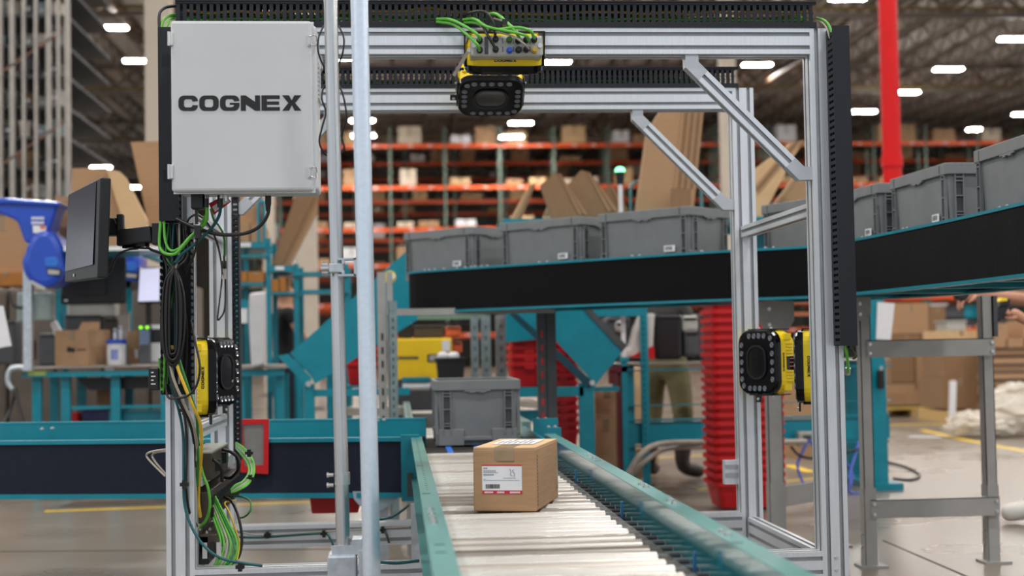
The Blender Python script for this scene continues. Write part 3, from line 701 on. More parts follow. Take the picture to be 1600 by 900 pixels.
for k in range(40): mb.box(RX0-.03, 3.9+k*.06, ZRAIL-.0004, RX0-.022, 3.9+k*.06+.004, ZRAIL+.0005)
mb.build('scale_marks', mat('dark_teal_slot', (10, 74, 84)), rl)
for px, py in ((864, 710), (914, 745), (988, 797), (1113, 879)):
    p = P(px, py, z=ZR); MB().box(RX1-.030, p.y-.006, ZR-.02, RX1-.024, p.y+.006, ZR+.024).build('sensor_tab', mat('dull_blue_tab', (28, 96, 140), .5), rc)
for yl in (2.6, 5.2):
    for x in (RX0-.04, RX1+.04): MB().box(x-.02, yl-.02, .012, x+.02, yl+.02, .53).box(x-.05, yl-.05, 0, x+.05, yl+.05, .012).build('leg', GALV, rc)
    MB().box(RX0-.04, yl-.015, .25, RX1+.04, yl+.015, .30).build('leg_brace', GALV, rc)
# transition with belt-driven dark rollers under the tote
tr = thing('transfer_unit', 'dark transfer rollers with blue drive bands under the tote', 'conveyor', (.37, 6.75, 0))
for x in (RX0-.02, RX1+.005): MB().box(x, 6.22, .50, x+.012, 7.35, .68).build('side_plate', TEAL, tr)
yy = 6.27
while yy < 7.3:
    r = MB().cyl((RX0+.0, yy, ZR-.03), (RX1-.005, yy, ZR-.03), .025, 14).build('roller', mat('dark_roller', (58, 56, 54), .4, .5, .2, 20), tr)
    MB().cyl((RX0+.115, yy, ZR-.03), (RX0+.14, yy, ZR-.03), .0285, 14).cyl((RX0+.245, yy, ZR-.03), (RX0+.27, yy, ZR-.03), .0285, 14).cyl((RX0+.38, yy, ZR-.03), (RX0+.405, yy, ZR-.03), .0285, 14).build('drive_band', BLUEP, r)
    yy += .075
MB().box(.15, 6.25, .42, .18, 7.3, .56).box(.55, 6.25, .42, .58, 7.3, .56).box(.12, 6.6, .0, .16, 6.64, .5).box(.58, 6.6, .0, .62, 6.64, .5).build('under_frame', GREYD, tr)
# right end plates with bolts
pl = P(850, 690, Y=6.25)
MB().box(RX1+.02, 6.21, .60, RX1+.075, 6.24, .735).build('end_plate', TEAL, tr); MB().box(RX1+.02, 6.9, .58, RX1+.14, 6.93, .74).build('end_plate', TEAL, tr)
mb = MB(); 
for x, y in ((.66, 6.21), (.69, 6.22), (.68, 6.91), (.72, 6.91)): screw(mb, (x, y, .737), (0, 0, 1), .008, .006)
mb.build('bolts', ZINC, tr)
# far roller section
fc = thing('far_conveyor', 'pale roller conveyor continuing behind the tote to the yellow machine', 'conveyor', (.35, 8.8, 0))
for x in (RX0-.06, RX1+.01):
    MB().box(x, 7.4, .54, x+.045, 10.4, .70).build('rail', mat('grey_teal_paint', (112, 142, 136), .4, 0, .15, 14), fc)
yy = 7.45
while yy < 10.3:
    MB().cyl((RX0-.01, yy, ZR-.024), (RX1, yy, ZR-.024), .024, 10).build('roller', RM if yy < 8.1 or yy > 9.9 else RUBBER, fc); yy += .1
for x in (RX0-.04, RX1+.03):
    for y in (7.6, 10.2): MB().box(x-.02, y-.02, 0, x+.02, y+.02, .54).build('leg', GREYS, fc)
mb = MB()
for k in range(7): screw(mb, (RX0-.04, 7.6+k*.4, .70), (0, 0, 1), .012, .01)
mb.build('bolts', ZINC, fc)
# ---------------------------------------------------------------- cardboard box on the rollers
bw, bd, bh = .178, .36, .176
bxx = thing('carton', 'small brown cardboard box with a white and red shipping label on the rollers', 'box', (.343, 4.11, ZR))
Mb = Matrix.Translation((.343, 4.11, ZR))
def Bx(name, m, *c, par=None, bev=0): return MB().box(*c, M=Mb).build(name, m, par or bxx, bev)
Bx('body', CARD, -bw/2, -bd/2, .001, bw/2, bd/2, bh-.003, bev=.004)
Bx('flap', CARD3, -bw/2+.002, -bd/2+.001, bh-.003, -.0015, bd/2-.001, bh+.001); Bx('flap', CARD3, .0015, -bd/2+.001, bh-.003, bw/2-.002, bd/2-.001, bh+.0005)
tp = MB().box(-.028, -bd/2-.0006, bh+.001, .028, bd/2+.0006, bh+.0018, M=Mb).box(-.028, -bd/2-.0012, bh-.035, .028, -bd/2, bh+.0018, M=Mb).build('tape', TAPE, bxx)
Bx('top_label', PAPER, -.06, -.06, bh+.0019, .06, .12, bh+.0024)
mb = MB()
for k in range(7): mb.box(-.05+k*.015, -.04, bh+.0024, -.043+k*.015, .06+.02*(k % 3), bh+.0028, M=Mb)
mb.build('print', INKG, bxx)
u0, u1, v0, v1 = -bw/2+.026, bw/2-.040, .052, .128; yb_ = -bd/2
lb = Bx('shipping_label', PAPER, u0, yb_-.0010, v0, u1, yb_, v1)
MB().box(u0, yb_-.0014, v0-.003, u1, yb_, v0+.007, M=Mb).box(u0, yb_-.0014, v1-.002, u1, yb_, v1+.0015, M=Mb).build('red_band', REDINK, lb)
mb = MB()
for x0, x1, z in ((.004, .022, .066), (.004, .040, .061), (.004, .046, .058), (.004, .048, .055), (.004, .034, .048), (.004, .013, .037), (.060, .100, .040), (.004, .108, .034)):
    n = max(1, int((x1-x0)/.006)); hgt = .0034 if z in (.066, .048) else .0012
    for k in range(n): mb.box(u0+x0+k*.006, yb_-.0016, v0+z, u0+x0+k*.006+.0048, yb_, v0+z+hgt, M=Mb)
for x0, pts in ((.078, [(0, .066), (.004, .058), (.002, .05), (.008, .046)]), (.086, [(.004, .064), (.0, .06), (.006, .052), (.004, .044)])):
    mb.tube([Mb @ Vector((u0+x0+a, yb_-.0016, v0+b)) for a, b in pts], .0009, 4)
mb.build('small_print', INKG, lb)
mb = MB(); x = u0+.010
for k in range(13): w = random.choice([.0012, .002, .0028]); mb.box(x, yb_-.0016, v0+.012, x+w, yb_, v0+.024, M=Mb); x += w+random.choice([.0009, .0014])
mb.build('barcode', INK, lb)
mb = MB()
for x0, n in ((.006, 6), (.042, 5), (.078, 7)):
    for k in range(n): mb.box(u0+x0+k*.0042, yb_-.0018, v0-.0005, u0+x0+k*.0042+.0032, yb_, v0+.004, M=Mb)
mb.build('white_print', PAPER, lb)
mb = MB()
for k in range(9): mb.box(-.02+k*.0055, yb_-.0004, bh-.039, -.016+k*.0055, yb_, bh-.037, M=Mb)
for k in range(15): z = .015+k*.0095; mb.box(bw/2, -bd/2+.020, z, bw/2+.0004, -bd/2+.027, z+.0062, M=Mb)
mb.build('side_print', INK, bxx)
Bx('tape_end', TAPE, bw/2-.0002, bd/2-.045, .03, bw/2+.0006, bd/2-.001, .13)
bxx.rotation_euler.z = math.radians(-16)

# ---------------------------------------------------------------- grey totes
def make_tote(label, code=True):
    """0.6 x 0.4 x 0.3 stacking tote, length along x, origin under its middle"""
    t = thing('plastic_tote', label, 'tote', (0, 0, 0)); L, B, H = .58, .375, .30
    def lp(l, b, z, r=.02): return [(x, y, z) for x, y in rrect(l, b, r, 3)]
    MB().ring([lp(L-.03, B-.03, 0), lp(L-.02, B-.02, .018), lp(L, B, H-.03), lp(L, B, H-.004), lp(L-.016, B-.016, H-.004), lp(L-.034, B-.034, .02)], c1=True).build('shell', TOTE, t)
    MB().ring([lp(L+.004, B+.004, H-.046), lp(L+.026, B+.026, H-.046), lp(L+.026, B+.026, H), lp(L-.012, B-.012, H), lp(L-.012, B-.012, H-.03)], c0=False, c1=False).build('rim', TOTE, t, .003)
    # skirt at the foot with arches
    mb = MB()
    for sx in (-1, 1):
        x0, x1 = sorted((sx*(L/2-.025), sx*(L/2+.006)))
        for y0, y1, z0, z1 in ((-B/2+.006, -.065, 0, .075), (.065, B/2-.006, 0, .075), (-.065, .065, .022, .04)): mb.box(x0, y0, z0, x1, y1, z1)
    for sy in (-1, 1):
        y0, y1 = sorted((sy*(B/2-.025), sy*(B/2+.006)))
        for x0, x1, z0, z1 in ((-L/2+.006, -.17, 0, .06), (.17, L/2-.006, 0, .06)): mb.box(x0, y0, z0, x1, y1, z1)
    mb.build('skirt', TOTE, t, .003)
    rb = MB(); sl = MB()
    for sx in (-1, 1):
        for sy in (-1, 1):
            # end faces: ladder pockets beside the corners
            x0, x1 = sorted((sx*(L/2-.004), sx*(L/2+.010))); yc = sy*(B/2-.045)
            rb.box(x0, yc-.019, .05, x1, yc-.015, H-.04); rb.box(x0, yc+.015, .05, x1, yc+.019, H-.04)
            for z in (.088, .10, .165, .225, .24): rb.box(x0, yc-.016, z, x1, yc+.016, z+.004)
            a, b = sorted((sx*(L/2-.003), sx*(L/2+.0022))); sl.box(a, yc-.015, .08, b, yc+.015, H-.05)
            # long faces
            y0, y1 = sorted((sy*(B/2-.004), sy*(B/2+.010))); xc = sx*(L/2-.03)
            rb.box(xc-.016, y0, .04, xc-.012, y1, H-.04); rb.box(xc+.012, y0, .04, xc+.016, y1, H-.04)
            for z in (.08, .16, .235, .25): rb.box(xc-.013, y0, z, xc+.013, y1, z+.004)
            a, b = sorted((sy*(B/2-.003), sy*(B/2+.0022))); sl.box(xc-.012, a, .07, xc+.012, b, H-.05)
            # rim notches
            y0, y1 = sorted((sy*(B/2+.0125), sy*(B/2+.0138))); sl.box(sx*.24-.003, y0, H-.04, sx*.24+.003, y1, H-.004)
        # wavy grip under the rim
        for k in range(5):
            pass
    for sx in (-1, 1):
        for k, dz in enumerate((.004, .010, .006, .010, .004)):
            x0, x1 = sorted((sx*(L/2+.002), sx*(L/2+.0125))); rb.box(x0, -.06+k*.024, H-.047-dz, x1, -.036+k*.024, H-.045)
    for sy in (-1, 1):
        for k, dz in enumerate((.004, .010, .006, .010, .004)):
            y0, y1 = sorted((sy*(B/2+.002), sy*(B/2+.0125))); rb.box(-.06+k*.024, y0, H-.047-dz, -.036+k*.024, y1, H-.045)
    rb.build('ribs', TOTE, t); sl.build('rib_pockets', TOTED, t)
    if code:
        lab = MB().box(.13, -B/2-.0022, .072, .20, -B/2-.0008, .104).build('paper_label', PAPER, t)
        mb = MB(); x = .137
        for k in range(9): w = random.choice([.002, .003, .004]); mb.box(x, -B/2-.0026, .079, x+w, -B/2-.002, .099); x += w+.0025
        mb.build('barcode', INK, lab)
    return t
tA = make_tote('grey plastic tote standing on the dark transfer rollers behind the brown box', False)
tA.location = (.372, 6.88, ZR); tA.rotation_euler.z = math.pi/2
# ============================================================ UPPER CURVED CONVEYOR
ZUT, ZUB = 1.555, 1.30
pth = [Vector((2.10, 1.2, 0)), Vector((2.10, 3, 0))]
for px, py in ((1600, 315), (1480, 343), (1345, 371), (1270, 383), (1130, 391), (1000, 399.5), (800, 413), (700, 420)):
    p = P(px, py, z=ZUT); pth.append(Vector((p.x, p.y, 0)))
pth.append(pth[-1]+(pth[-1]-pth[-2]).normalized()*.22)
def crom(pts, res=8):
    E = [2*pts[0]-pts[1]]+pts+[2*pts[-1]-pts[-2]]; Q = []
    for i in range(1, len(E)-2):
        a, b, c, d = E[i-1:i+3]
        for k in range(res):
            t = k/res; Q.append(.5*((2*b)+(c-a)*t+(2*a-5*b+4*c-d)*t*t+(3*b-a-3*c+d)*t**3))
    return Q+[pts[-1]]
fpath = crom(pth)
def offs(path, w):
    out = []
    for i, p in enumerate(path):
        d = (path[min(i+1, len(path)-1)]-path[max(i-1, 0)]).normalized(); out.append(p+Vector((d.y, -d.x, 0))*w)
    return out
UW = .62
def loop_at(w):       # guard line inset by w: front, round the end, and back
    f = offs(fpath, w); b = offs(fpath, UW-w); c = (fpath[-1]+offs(fpath, UW)[-1])/2; d = (fpath[-1]-fpath[-2]).normalized(); n = Vector((d.y, -d.x, 0)); R = UW/2-w
    arc = [c-n*R*math.cos(a)+d*R*math.sin(a) for a in [math.pi*k/14 for k in range(1, 14)]]
    return f+arc+b[::-1]
def sweep(name, m, w0, w1, z0, z1, parent):
    A, B = loop_at(w0), loop_at(w1); rows = [[Vector((p.x, p.y, z)) for p, z in ((a, z0), (b, z0), (b, z1), (a, z1))] for a, b in zip(A, B)]
    return MB().ring(rows, sm=False).build(name, m, parent)
uc = thing('curved_conveyor', 'raised black-sided conveyor with teal edges curving across behind the frame', 'conveyor', (1.2, 6.5, 0))
sweep('side_guard', BELTK, .0, .02, ZUB+.012, ZUT-.012, uc); sweep('top_edge', TEAL, -.004, .045, ZUT-.012, ZUT, uc); sweep('bottom_edge', TEAL, -.006, .06, ZUB, ZUB+.012, uc)
A, B = offs(fpath, .05), offs(fpath, UW-.05)
MB().ring([[Vector((p.x, p.y, z)) for p, z in ((a, 1.47), (b, 1.47), (b, 1.50), (a, 1.50))] for a, b in zip(A, B)]).build('belt', RUBBER, uc)
for i in range(4, len(fpath)-2, 6):
    a, b = offs(fpath, .03)[i], offs(fpath, UW-.03)[i]; MB().bar((a.x, a.y, ZUB+.03), (b.x, b.y, ZUB+.03), .05, .05).build('crossbar', TEAL, uc)
for px in (650, 667, 676, 690, 724, 732, 738, 748, 840, 852, 984, 996, 1094, 1142, 1195, 1208, 1342, 1347, 1404, 1412, 1555, 1566, 710, 757):
    best = min(range(len(fpath)*6), key=lambda k: abs(proj(fpath[k//6].lerp(fpath[min(k//6+1, len(fpath)-1)], (k % 6)/6)+Vector((0, 0, ZUT)))[0]-px))
    p = fpath[best//6].lerp(fpath[min(best//6+1, len(fpath)-1)], (best % 6)/6); q = offs(fpath, .02)[best//6]-fpath[best//6]
    bolt((p.x+q.x, p.y+q.y, ZUT), uc, r=.009)
# totes riding on it
tB = make_tote('grey tote')
tt = snap(tB)
ins = offs(fpath, .10)
def s_of(pxw):        # index along the inset line whose tote corner projects to pxw
    best, bi = 1e9, 0
    for k in range((len(ins)-1)*20):
        i = k//20; p = ins[i].lerp(ins[i+1], (k % 20)/20); e = abs(proj(p+Vector((0, 0, 1.68)))[0]-pxw)
        if e < best: best, bi = e, k
    i = bi//20; p = ins[i].lerp(ins[i+1], (bi % 20)/20); return p
def s_back(c, dist):   # the point dist farther along the inset line
    i = min(range(len(ins)), key=lambda j: (ins[j]-c).length); p = ins[i]
    while dist > 0: n_ = ins[i+1]; L_ = (n_-p).length; p, i, dist = (n_, i+1, dist-L_)
    return p
ut = [(737, 'grey tote farthest left on the curved conveyor'), (906, 'second grey tote from the left end of the curved conveyor'), (1077, 'third grey tote, just left of the rear right post'), (1300, 'grey tote on the bend, mostly hidden by the front right post'),
      (1374, 'grey tote just right of the black vertical duct'), (1481, 'large grey tote below the red column'), (1640, 'nearest grey tote, cut by the right edge of the view')]
for k, (px, lab) in enumerate(ut):
    if px == 1640: p = P(1532, 300, Y=4.62); c = Vector((2.10+.10, 4.62, 0)); d = Vector((0, -1, 0))
    else:
        c = s_of(px) if k != 3 else s_back(s_of(1374), .78); i = min(range(len(ins)), key=lambda j: (ins[j]-c).length); d = (ins[max(i-1, 0)]-ins[min(i+1, len(ins)-1)]).normalized()
    # corner c: front long face runs back along -d for .58
    o = tB if k == 0 else copy_tree(tt, lab)
    if k == 0: o['label'] = lab
    n = Vector((-d.y, d.x, 0)); 
    if n.dot(Vector((0, 1, 0)))+n.dot(Vector((1, 0, 0))) < 0: n = -n
    ctr = c-d*.29+n*.1875
    if k == 3: ctr = Vector((2.20, 7.06, 0)); d = Vector((.38, -.92, 0))
    o.location = (ctr.x, ctr.y, 1.502); o.rotation_euler.z = math.atan2(d.y, d.x)
    o['group'] = 'grey totes on the curved conveyor'
# ---------------------------------------------------------------- stands of the upper conveyor
def leg(t, x, y, ztop, w=.052, d=.06, split=.36, face=-1):
    l = MB().box(x, y, split, x+w, y+.004, ztop).box(x, y, split, x+.004, y+d, ztop).box(x+w-.004, y, split, x+w, y+.02, ztop).build('leg', GREYS, t)
    MB().box(x-.003, y-.004, .012, x+w+.004, y, split+.02).box(x-.004, y-.004, .012, x, y+d, split+.02).box(x-.03, y-.03, 0, x+w+.05, y+d+.03, .012).build('foot', GREYS, l)
    mb = MB(); screw(mb, (x+w*.5, y+d*.8, .012), (0, 0, 1), .008, .03); screw(mb, (x-.004, y+.03, .1), (-1, 0, 0), .008, .006); screw(mb, (x-.004, y+.03, .16), (-1, 0, 0), .008, .006); mb.build('bolts', ZINC, l)
    return l
def crossbar(t, x0, x1, y, z0, z1, b=True):
    c = MB().box(x0, y-.003, z0, x1, y+.0, z1).box(x0, y-.003, z1-.004, x1, y+.04, z1).build('crossbar', GREYS, t)
    if b:
        mb = MB()
        for x in (x0+.015, x1-.015):
            for z in (z0+.02, z1-.02): screw(mb, (x, y-.003, z), (0, -1, 0), .0085, .006)
        mb.build('bolts', ZINC, c)
YS = 6.72
xl = P(1346, 600, Y=YS).x; xrr = P(1540, 600, Y=YS).x
st = thing('conveyor_stand', 'grey two-legged stand with two crossbars under the right end of the curved conveyor', 'stand', ((xl+xrr)/2, YS, 0))
leg(st, xl, YS, 1.30); leg(st, xrr, YS+.02, 1.30)
for ya, yb in ((557, 530), (808, 779)): crossbar(st, xl+.03, xrr+.05, YS-.004, P(1450, ya, Y=YS).z, P(1450, yb, Y=YS).z)
MB().box(xrr+.055, YS+.01, 1.10, xrr+.075, YS+.05, 1.30).build('side_bracket', GREYD, st)
for x in (xl-.03,):
    mb = MB().prism([(x, YS-.006, 1.30), (x+.085, YS-.006, 1.30), (x+.085, YS-.006, 1.23), (x+.05, YS-.006, 1.19), (x+.02, YS-.006, 1.19), (x, YS-.006, 1.22)], (0, .004, 0))
    g_ = mb.build('gusset', GREYS, st); mb = MB(); screw(mb, (x+.03, YS-.006, 1.27), (0, -1, 0), .009, .006); screw(mb, (x+.03, YS-.006, 1.22), (0, -1, 0), .009, .006); mb.build('bolts', ZINC, g_)
Y2 = 7.1; x2 = P(1199, 600, Y=Y2).x
s2 = thing('conveyor_stand', 'grey stand leg beside the red bin stack, behind the rear right post', 'stand', (x2+.3, Y2, 0))
leg(s2, x2, Y2, 1.30, .075); leg(s2, 2.28, 7.42, 1.30, .06)
a_, b_ = P(1222, 776, Y=7.1), Vector((2.3, 7.4, 0)); MB().bar((a_.x, 7.1, a_.z), (2.3, 7.4, a_.z), .006, .1).build('crossbar', GREYS, s2)
p = P(1210, 475, Y=7.09); mb = MB().prism([(p.x-.085, 7.085, 1.30), (p.x+.1, 7.085, 1.30), (p.x+.1, 7.085, 1.2), (p.x+.05, 7.085, 1.13), (p.x-.05, 7.085, 1.13), (p.x-.085, 7.085, 1.2)], (0, .004, 0)); g_ = mb.build('gusset', GREYS, s2)
mb = MB(); screw(mb, (p.x-.03, 7.085, 1.26), (0, -1, 0), .01, .006); screw(mb, (p.x-.03, 7.085, 1.18), (0, -1, 0), .01, .006); mb.build('bolts', ZINC, g_)
Y3 = 8.35
s3 = thing('conveyor_stand', 'grey portal stand straddling the roller conveyor behind the tote', 'stand', (.4, Y3, 0))
for x0, x1, top in ((589, 613, 425), (839, 868, 486)):
    A, B = P(x0, top, Y=Y3), P(x1, top, Y=Y3)
    l = MB().box(A.x, Y3, 0, A.x+.05, Y3+.06, A.z).box(A.x+.055, Y3, 0, B.x, Y3+.06, A.z).box(A.x-.03, Y3-.03, 0, B.x+.03, Y3+.09, .012).build('leg', GREYS if x0 < 700 else GREYD, s3)
    mb = MB()
    for k in range(9): mb.box(A.x+.02, Y3-.002, .5+k*.08, A.x+.032, Y3, .54+k*.08)
    mb.build('slots', BLK if x0 < 700 else RED, l)
A, B = P(604, 493, Y=Y3), P(866, 479, Y=Y3); MB().box(A.x, Y3-.012, A.z, B.x, Y3, B.z).build('crossbar', GREYS, s3)
A, B = P(609, 660, Y=8.2), P(622, 470, Y=8.2)
l = MB().box(A.x, 8.2, 0, A.x+.05, 8.204, B.z).box(A.x, 8.2, 0, A.x+.004, 8.25, B.z); 
up = tag(l.build('slotted_upright', GREYB), 'perforated zinc upright standing left of the tote conveyor', 'upright')
mb = MB()
for k in range(22): mb.box(A.x+.02, 8.1985, .3+k*.045, A.x+.03, 8.2, .32+k*.045)
mb.build('holes', GREYD, up)
# ============================================================ LEFT BELT CONVEYOR
la, lb_ = P(-120, 691, z=.71), P(628, 684, z=.71); dv = (lb_-la).normalized(); dn = Vector((-dv.y, dv.x, 0))
lc = thing('belt_conveyor', 'low belt conveyor with dark navy side guard and teal rails joining from the left', 'conveyor', ((la.x+lb_.x)/2, la.y+.3, 0))
def lbar(name, m, w0, w1, z0, z1, par=lc, e=0.0):
    a, b = la+dn*w0, lb_+dn*w0+dv*e; c, d = lb_+dn*w1+dv*e, la+dn*w1
    return MB().hexa([(q.x, q.y, z0) for q in (a, b, c, d)]+[(q.x, q.y, z1) for q in (a, b, c, d)]).build(name, m, par)
lbar('side_guard', NAVY, 0, .02, .475, .70); fr_ = lbar('top_rail', TEAL, -.008, .05, .695, .712); lbar('bottom_rail', TEAL, -.01, .05, .455, .476)
lbar('belt', RUBBER, .06, .56, .66, .68); lbar('far_guard', TEAL, .57, .585, .50, .755); bk = lbar('far_rail', TEAL, .57, .62, .752, .764)
MB().box(lb_.x-.005, lb_.y-.012, .44, lb_.x+.075, lb_.y+.02, .722).build('end_plate', TEAL, lc)
MB().box(lb_.x+.02, lb_.y-.016, .46, lb_.x+.045, lb_.y-.012, .56).build('end_slot', GREYD, lc)
for px, py in ((66, 671), (82, 670), (655, 657), (590, 658)):
    p = P(min(px, 600), py, z=.764); bolt((p.x, p.y-.0, .764), bk, r=.011)
p = P(585, 770, Y=lb_.y); 
MB().prism([P(u, v, Y=lb_.y+.03) for u, v in ((551, 768), (622, 768), (621, 780), (606, 792), (592, 799), (586, 806), (578, 799), (560, 788), (553, 780))], (0, .008, 0)).build('gusset', mat('pale_blue_steel', (172, 190, 205), .5, .3, .06, 14), lc)
for px in (598, -60):
    q = P(px, 700, Y=lb_.y+.06); MB().box(q.x-.022, lb_.y+.06, .01, q.x+.022, lb_.y+.10, .47).box(q.x-.05, lb_.y+.03, 0, q.x+.05, lb_.y+.13, .012).build('leg', GALV, lc)
# bins and card by the conveyor
slab('bin', 'red plastic bin on the floor behind the grey conduit post, under the belt conveyor', 'bin', [(483, 772), (566, 770), (560, 801), (487, 803)], 6.35, .3, RED, bevel=.006)
_x = P(394, 700, Y=lb_.y).x; YH = la.y+(_x-la.x)*dv.y/dv.x-.031
cdh = thing('card_holder', 'red frame sign holder with a grey blank card beside the rear left post', 'sign holder', P(394, 740, Y=YH))
slabp = lambda nm, m, px, Y, th, t: slab(nm, None, None, px, Y, th, m, t)
mbp = MB()
for q in ([(371, 655), (420, 655), (420, 662), (371, 664)], [(371, 664), (379, 663.6), (381.8, 728), (374.5, 728.4)], [(412, 662.3), (420, 662), (419.3, 726), (411.4, 726.5)], [(374.5, 728.4), (419.3, 726), (419, 741), (376, 738)]): mbp.prism([P(u, v, Y=YH) for u, v in q], (0, .02, 0))
mbp.build('frame', RED, cdh); slabp('card', mat('grey_card', (128, 126, 124), .7), [(376, 660), (415, 660), (414, 730), (378, 732)], YH+.006, .006, cdh)

# ============================================================ POLES IN FRONT
pg = thing('conduit_post', 'slim grey steel conduit post in front of the frame, with a box foot', 'post', P(536, 868, Y=3.9))
A, B = P(536.5, 866, Y=3.9), P(515.5, -40, Y=3.9); MB().cyl(A, B, .0188, 24).build('pipe', STEEL, pg)
C_, D_ = P(535, 757, Y=3.9), P(534.6, 738, Y=3.9); c = MB().cyl(C_, D_, .0212, 24).build('coupling', STEEL, pg)
mb = MB()
for v in (742, 758): q = P(521, v, Y=3.9); mb.cyl((q.x, 3.9, q.z), (q.x-.014, 3.9, q.z), .005, 8).cyl((q.x-.012, 3.9, q.z), (q.x-.018, 3.9, q.z), .007, 8)
mb.build('set_screws', ZINC, c)
z0 = P(536, 868, Y=3.86).z; q = P(536, 880, Y=3.86)
MB().box(q.x-.042, 3.86, 0, q.x+.036, 3.96, z0).build('foot_box', GALV, pg, .006, 2)
MB().lathe([(.0, z0-.05), (.014, z0-.05), (.017, z0-.046), (.017, z0-.044)], 16, M=Matrix.Translation((q.x+.0, 0, 0))).add([], []).build('knockout', GALV, pg).location = (0, 0, 0)
MB().box(q.x-.03, 3.875, z0, q.x+.03, 3.885, z0+.024).box(q.x+.024, 3.87, z0, q.x+.05, 3.95, z0+.04).build('clamp', GALV, pg)
MB().box(q.x+.042, 3.86, 0, q.x+.066, 3.94, z0+.01).build('strut', GALV, pg)
pw = thing('white_post', 'thick pale zinc pipe post nearest the camera, just right of the grey conduit', 'post', P(584, 1250, Y=3.75))
A, B = P(560.5, -40, Y=3.75), P(581, 900, Y=3.75); d = (B-A); Bf = A+d*(A.z/(A.z-B.z))
MB().cyl(A, Bf+Vector((0, 0, .01)), .0232, 28).build('pipe', WPIPE, pw); MB().cyl((Bf.x, Bf.y, 0), (Bf.x, Bf.y, .012), .06, 20).build('flange', GALV, pw)
ck = thing('strut_clamp', 'zinc strut clamp with a silver knob joining the two front posts', 'clamp', P(530, 432, Y=3.88))
def pbx(nm, m, x0, y0, x1, y1, Y, dy, t, bev=0): return pxbox(MB(), x0, y0, x1, y1, Y, dy).build(nm, m, t, bev)
mb = MB(); pxbox(mb, 528, 403, 556, 406, 3.84, .05); pxbox(mb, 553, 403, 556.5, 431, 3.84, .05); pxbox(mb, 528, 428, 556, 431.5, 3.84, .05); pxbox(mb, 534, 406, 538, 412, 3.84, .05); pxbox(mb, 534, 422, 538, 428, 3.84, .05); mb.build('channel', GALV, ck)
pbx('jaw', GALV, 514, 411, 537, 426, 3.85, .03, ck, .003)
K = P(509, 420, Y=3.87); mb = MB()
for i in range(6):
    a = math.pi*i/3; mb.cyl((K.x-.010, 3.87+.012*math.cos(a), K.z+.012*math.sin(a)), (K.x+.006, 3.87+.012*math.cos(a), K.z+.012*math.sin(a)), .009, 10)
mb.cyl((K.x-.014, 3.87, K.z), (K.x+.02, 3.87, K.z), .012, 12); mb.build('knob', STEEL, ck)
gc([(506, 40, 3.932), (498, 58, 3.912), (497, 80, 3.912), (504, 100, 3.922), (514, 122, 3.922), (505, 138, 3.922), (503, 155, 3.912), (509, 175, 3.912), (503, 200, 3.912), (499, 222, 3.912), (507, 240, 3.922), (516, 244, 3.942)], CABLE_K, .0032, 'thin black cable hanging in loops left of the grey conduit post')
gc([(529, 40, 3.932), (537, 58, 3.912), (536, 80, 3.912), (529, 104, 3.922), (524, 125, 3.932), (533, 140, 3.922), (539, 162, 3.912), (541, 186, 3.912), (534, 212, 3.922), (538, 232, 3.922), (529, 243, 3.932)], CABLE_K, .0032, 'thin black cable hanging in loops between the two front posts')

# ============================================================ MONITOR ON ITS ARM
mo = thing('monitor', 'flat black monitor turned away at the left, on an arm from the frame', 'monitor', P(132, 436, Y=4.6))
S = [P(107, 303, Y=4.86), P(157, 277, Y=4.36), P(152, 434, Y=4.36), P(101, 441, Y=4.86)]     # far top, near top, near bottom, far bottom
nx = (S[1]-S[0]).cross(S[3]-S[0]).normalized(); nx = nx if nx.x < 0 else -nx
MB().prism(S, -nx*.032).build('case', BLK, mo, .004)
U, V = (S[1]-S[0]), (S[3]-S[0])
def sp(u, v, k=.0012): return S[0]+U*u+V*v+nx*k
MB().prism([sp(.02, .025), sp(.90, .025), sp(.90, .88), sp(.02, .88)], nx*.001).build('screen', mat('dark_screen', (58, 56, 68), .2, 0, 0, coat=.3), mo)
MB().prism([sp(.30, .93), sp(.34, .93), sp(.34, .96), sp(.30, .96)], nx*.001).build('badge', ZINC, mo)
pbx('vesa_boss', BLK, 150, 344, 170, 364, 4.51, .03, mo, .002)
ar = thing('monitor_mount', 'black jointed arm holding the monitor to the front left post', 'monitor mount', P(200, 385, Y=4.5))
pbx('mount_plate', BLK, 154, 340, 184, 368, 4.5, .05, ar, .003); pbx('vertical_tube', BLK, 182, 334, 192, 384, 4.47, .03, ar, .004)
a, b = P(190, 372, Y=4.48), P(240, 366, Y=4.46); MB().bar(a, b, .05, .050).build('arm_cover', BLK, ar, .004); a, b = P(194, 384, Y=4.48), P(230, 380, Y=4.46); MB().bar(a, b, .03, .018).build('lower_arm', BLKG, ar)
pbx('post_bracket', BLK, 237, 348, 252, 382, 4.43, .06, ar, .003)
mb = MB().tube([P(u, v, Y=4.46) for u, v in ((168, 352), (172, 345), (178, 343), (181, 350))], .004, 6); mb.build('coil', BLK, ar)
gc([(228, 383, 4.46), (236, 390, 4.45), (252, 396, 4.42), (266, 404, 4.38)], CABLE_K, .0055, 'black cable from the monitor arm into the crammed duct')
gc([(165, 428, 4.42), (170, 422, 4.44), (178, 404, 4.46), (190, 394, 4.47), (212, 388, 4.47), (232, 388, 4.46)], CABLE_K, .004, 'black monitor cable looping up from the monitor foot to the arm')
gc([(166, 430, 4.42), (174, 424, 4.44), (180, 408, 4.46), (196, 392, 4.47), (216, 389, 4.47)], CABLE_K, .003, 'thinner black cable beside the looping monitor cable')

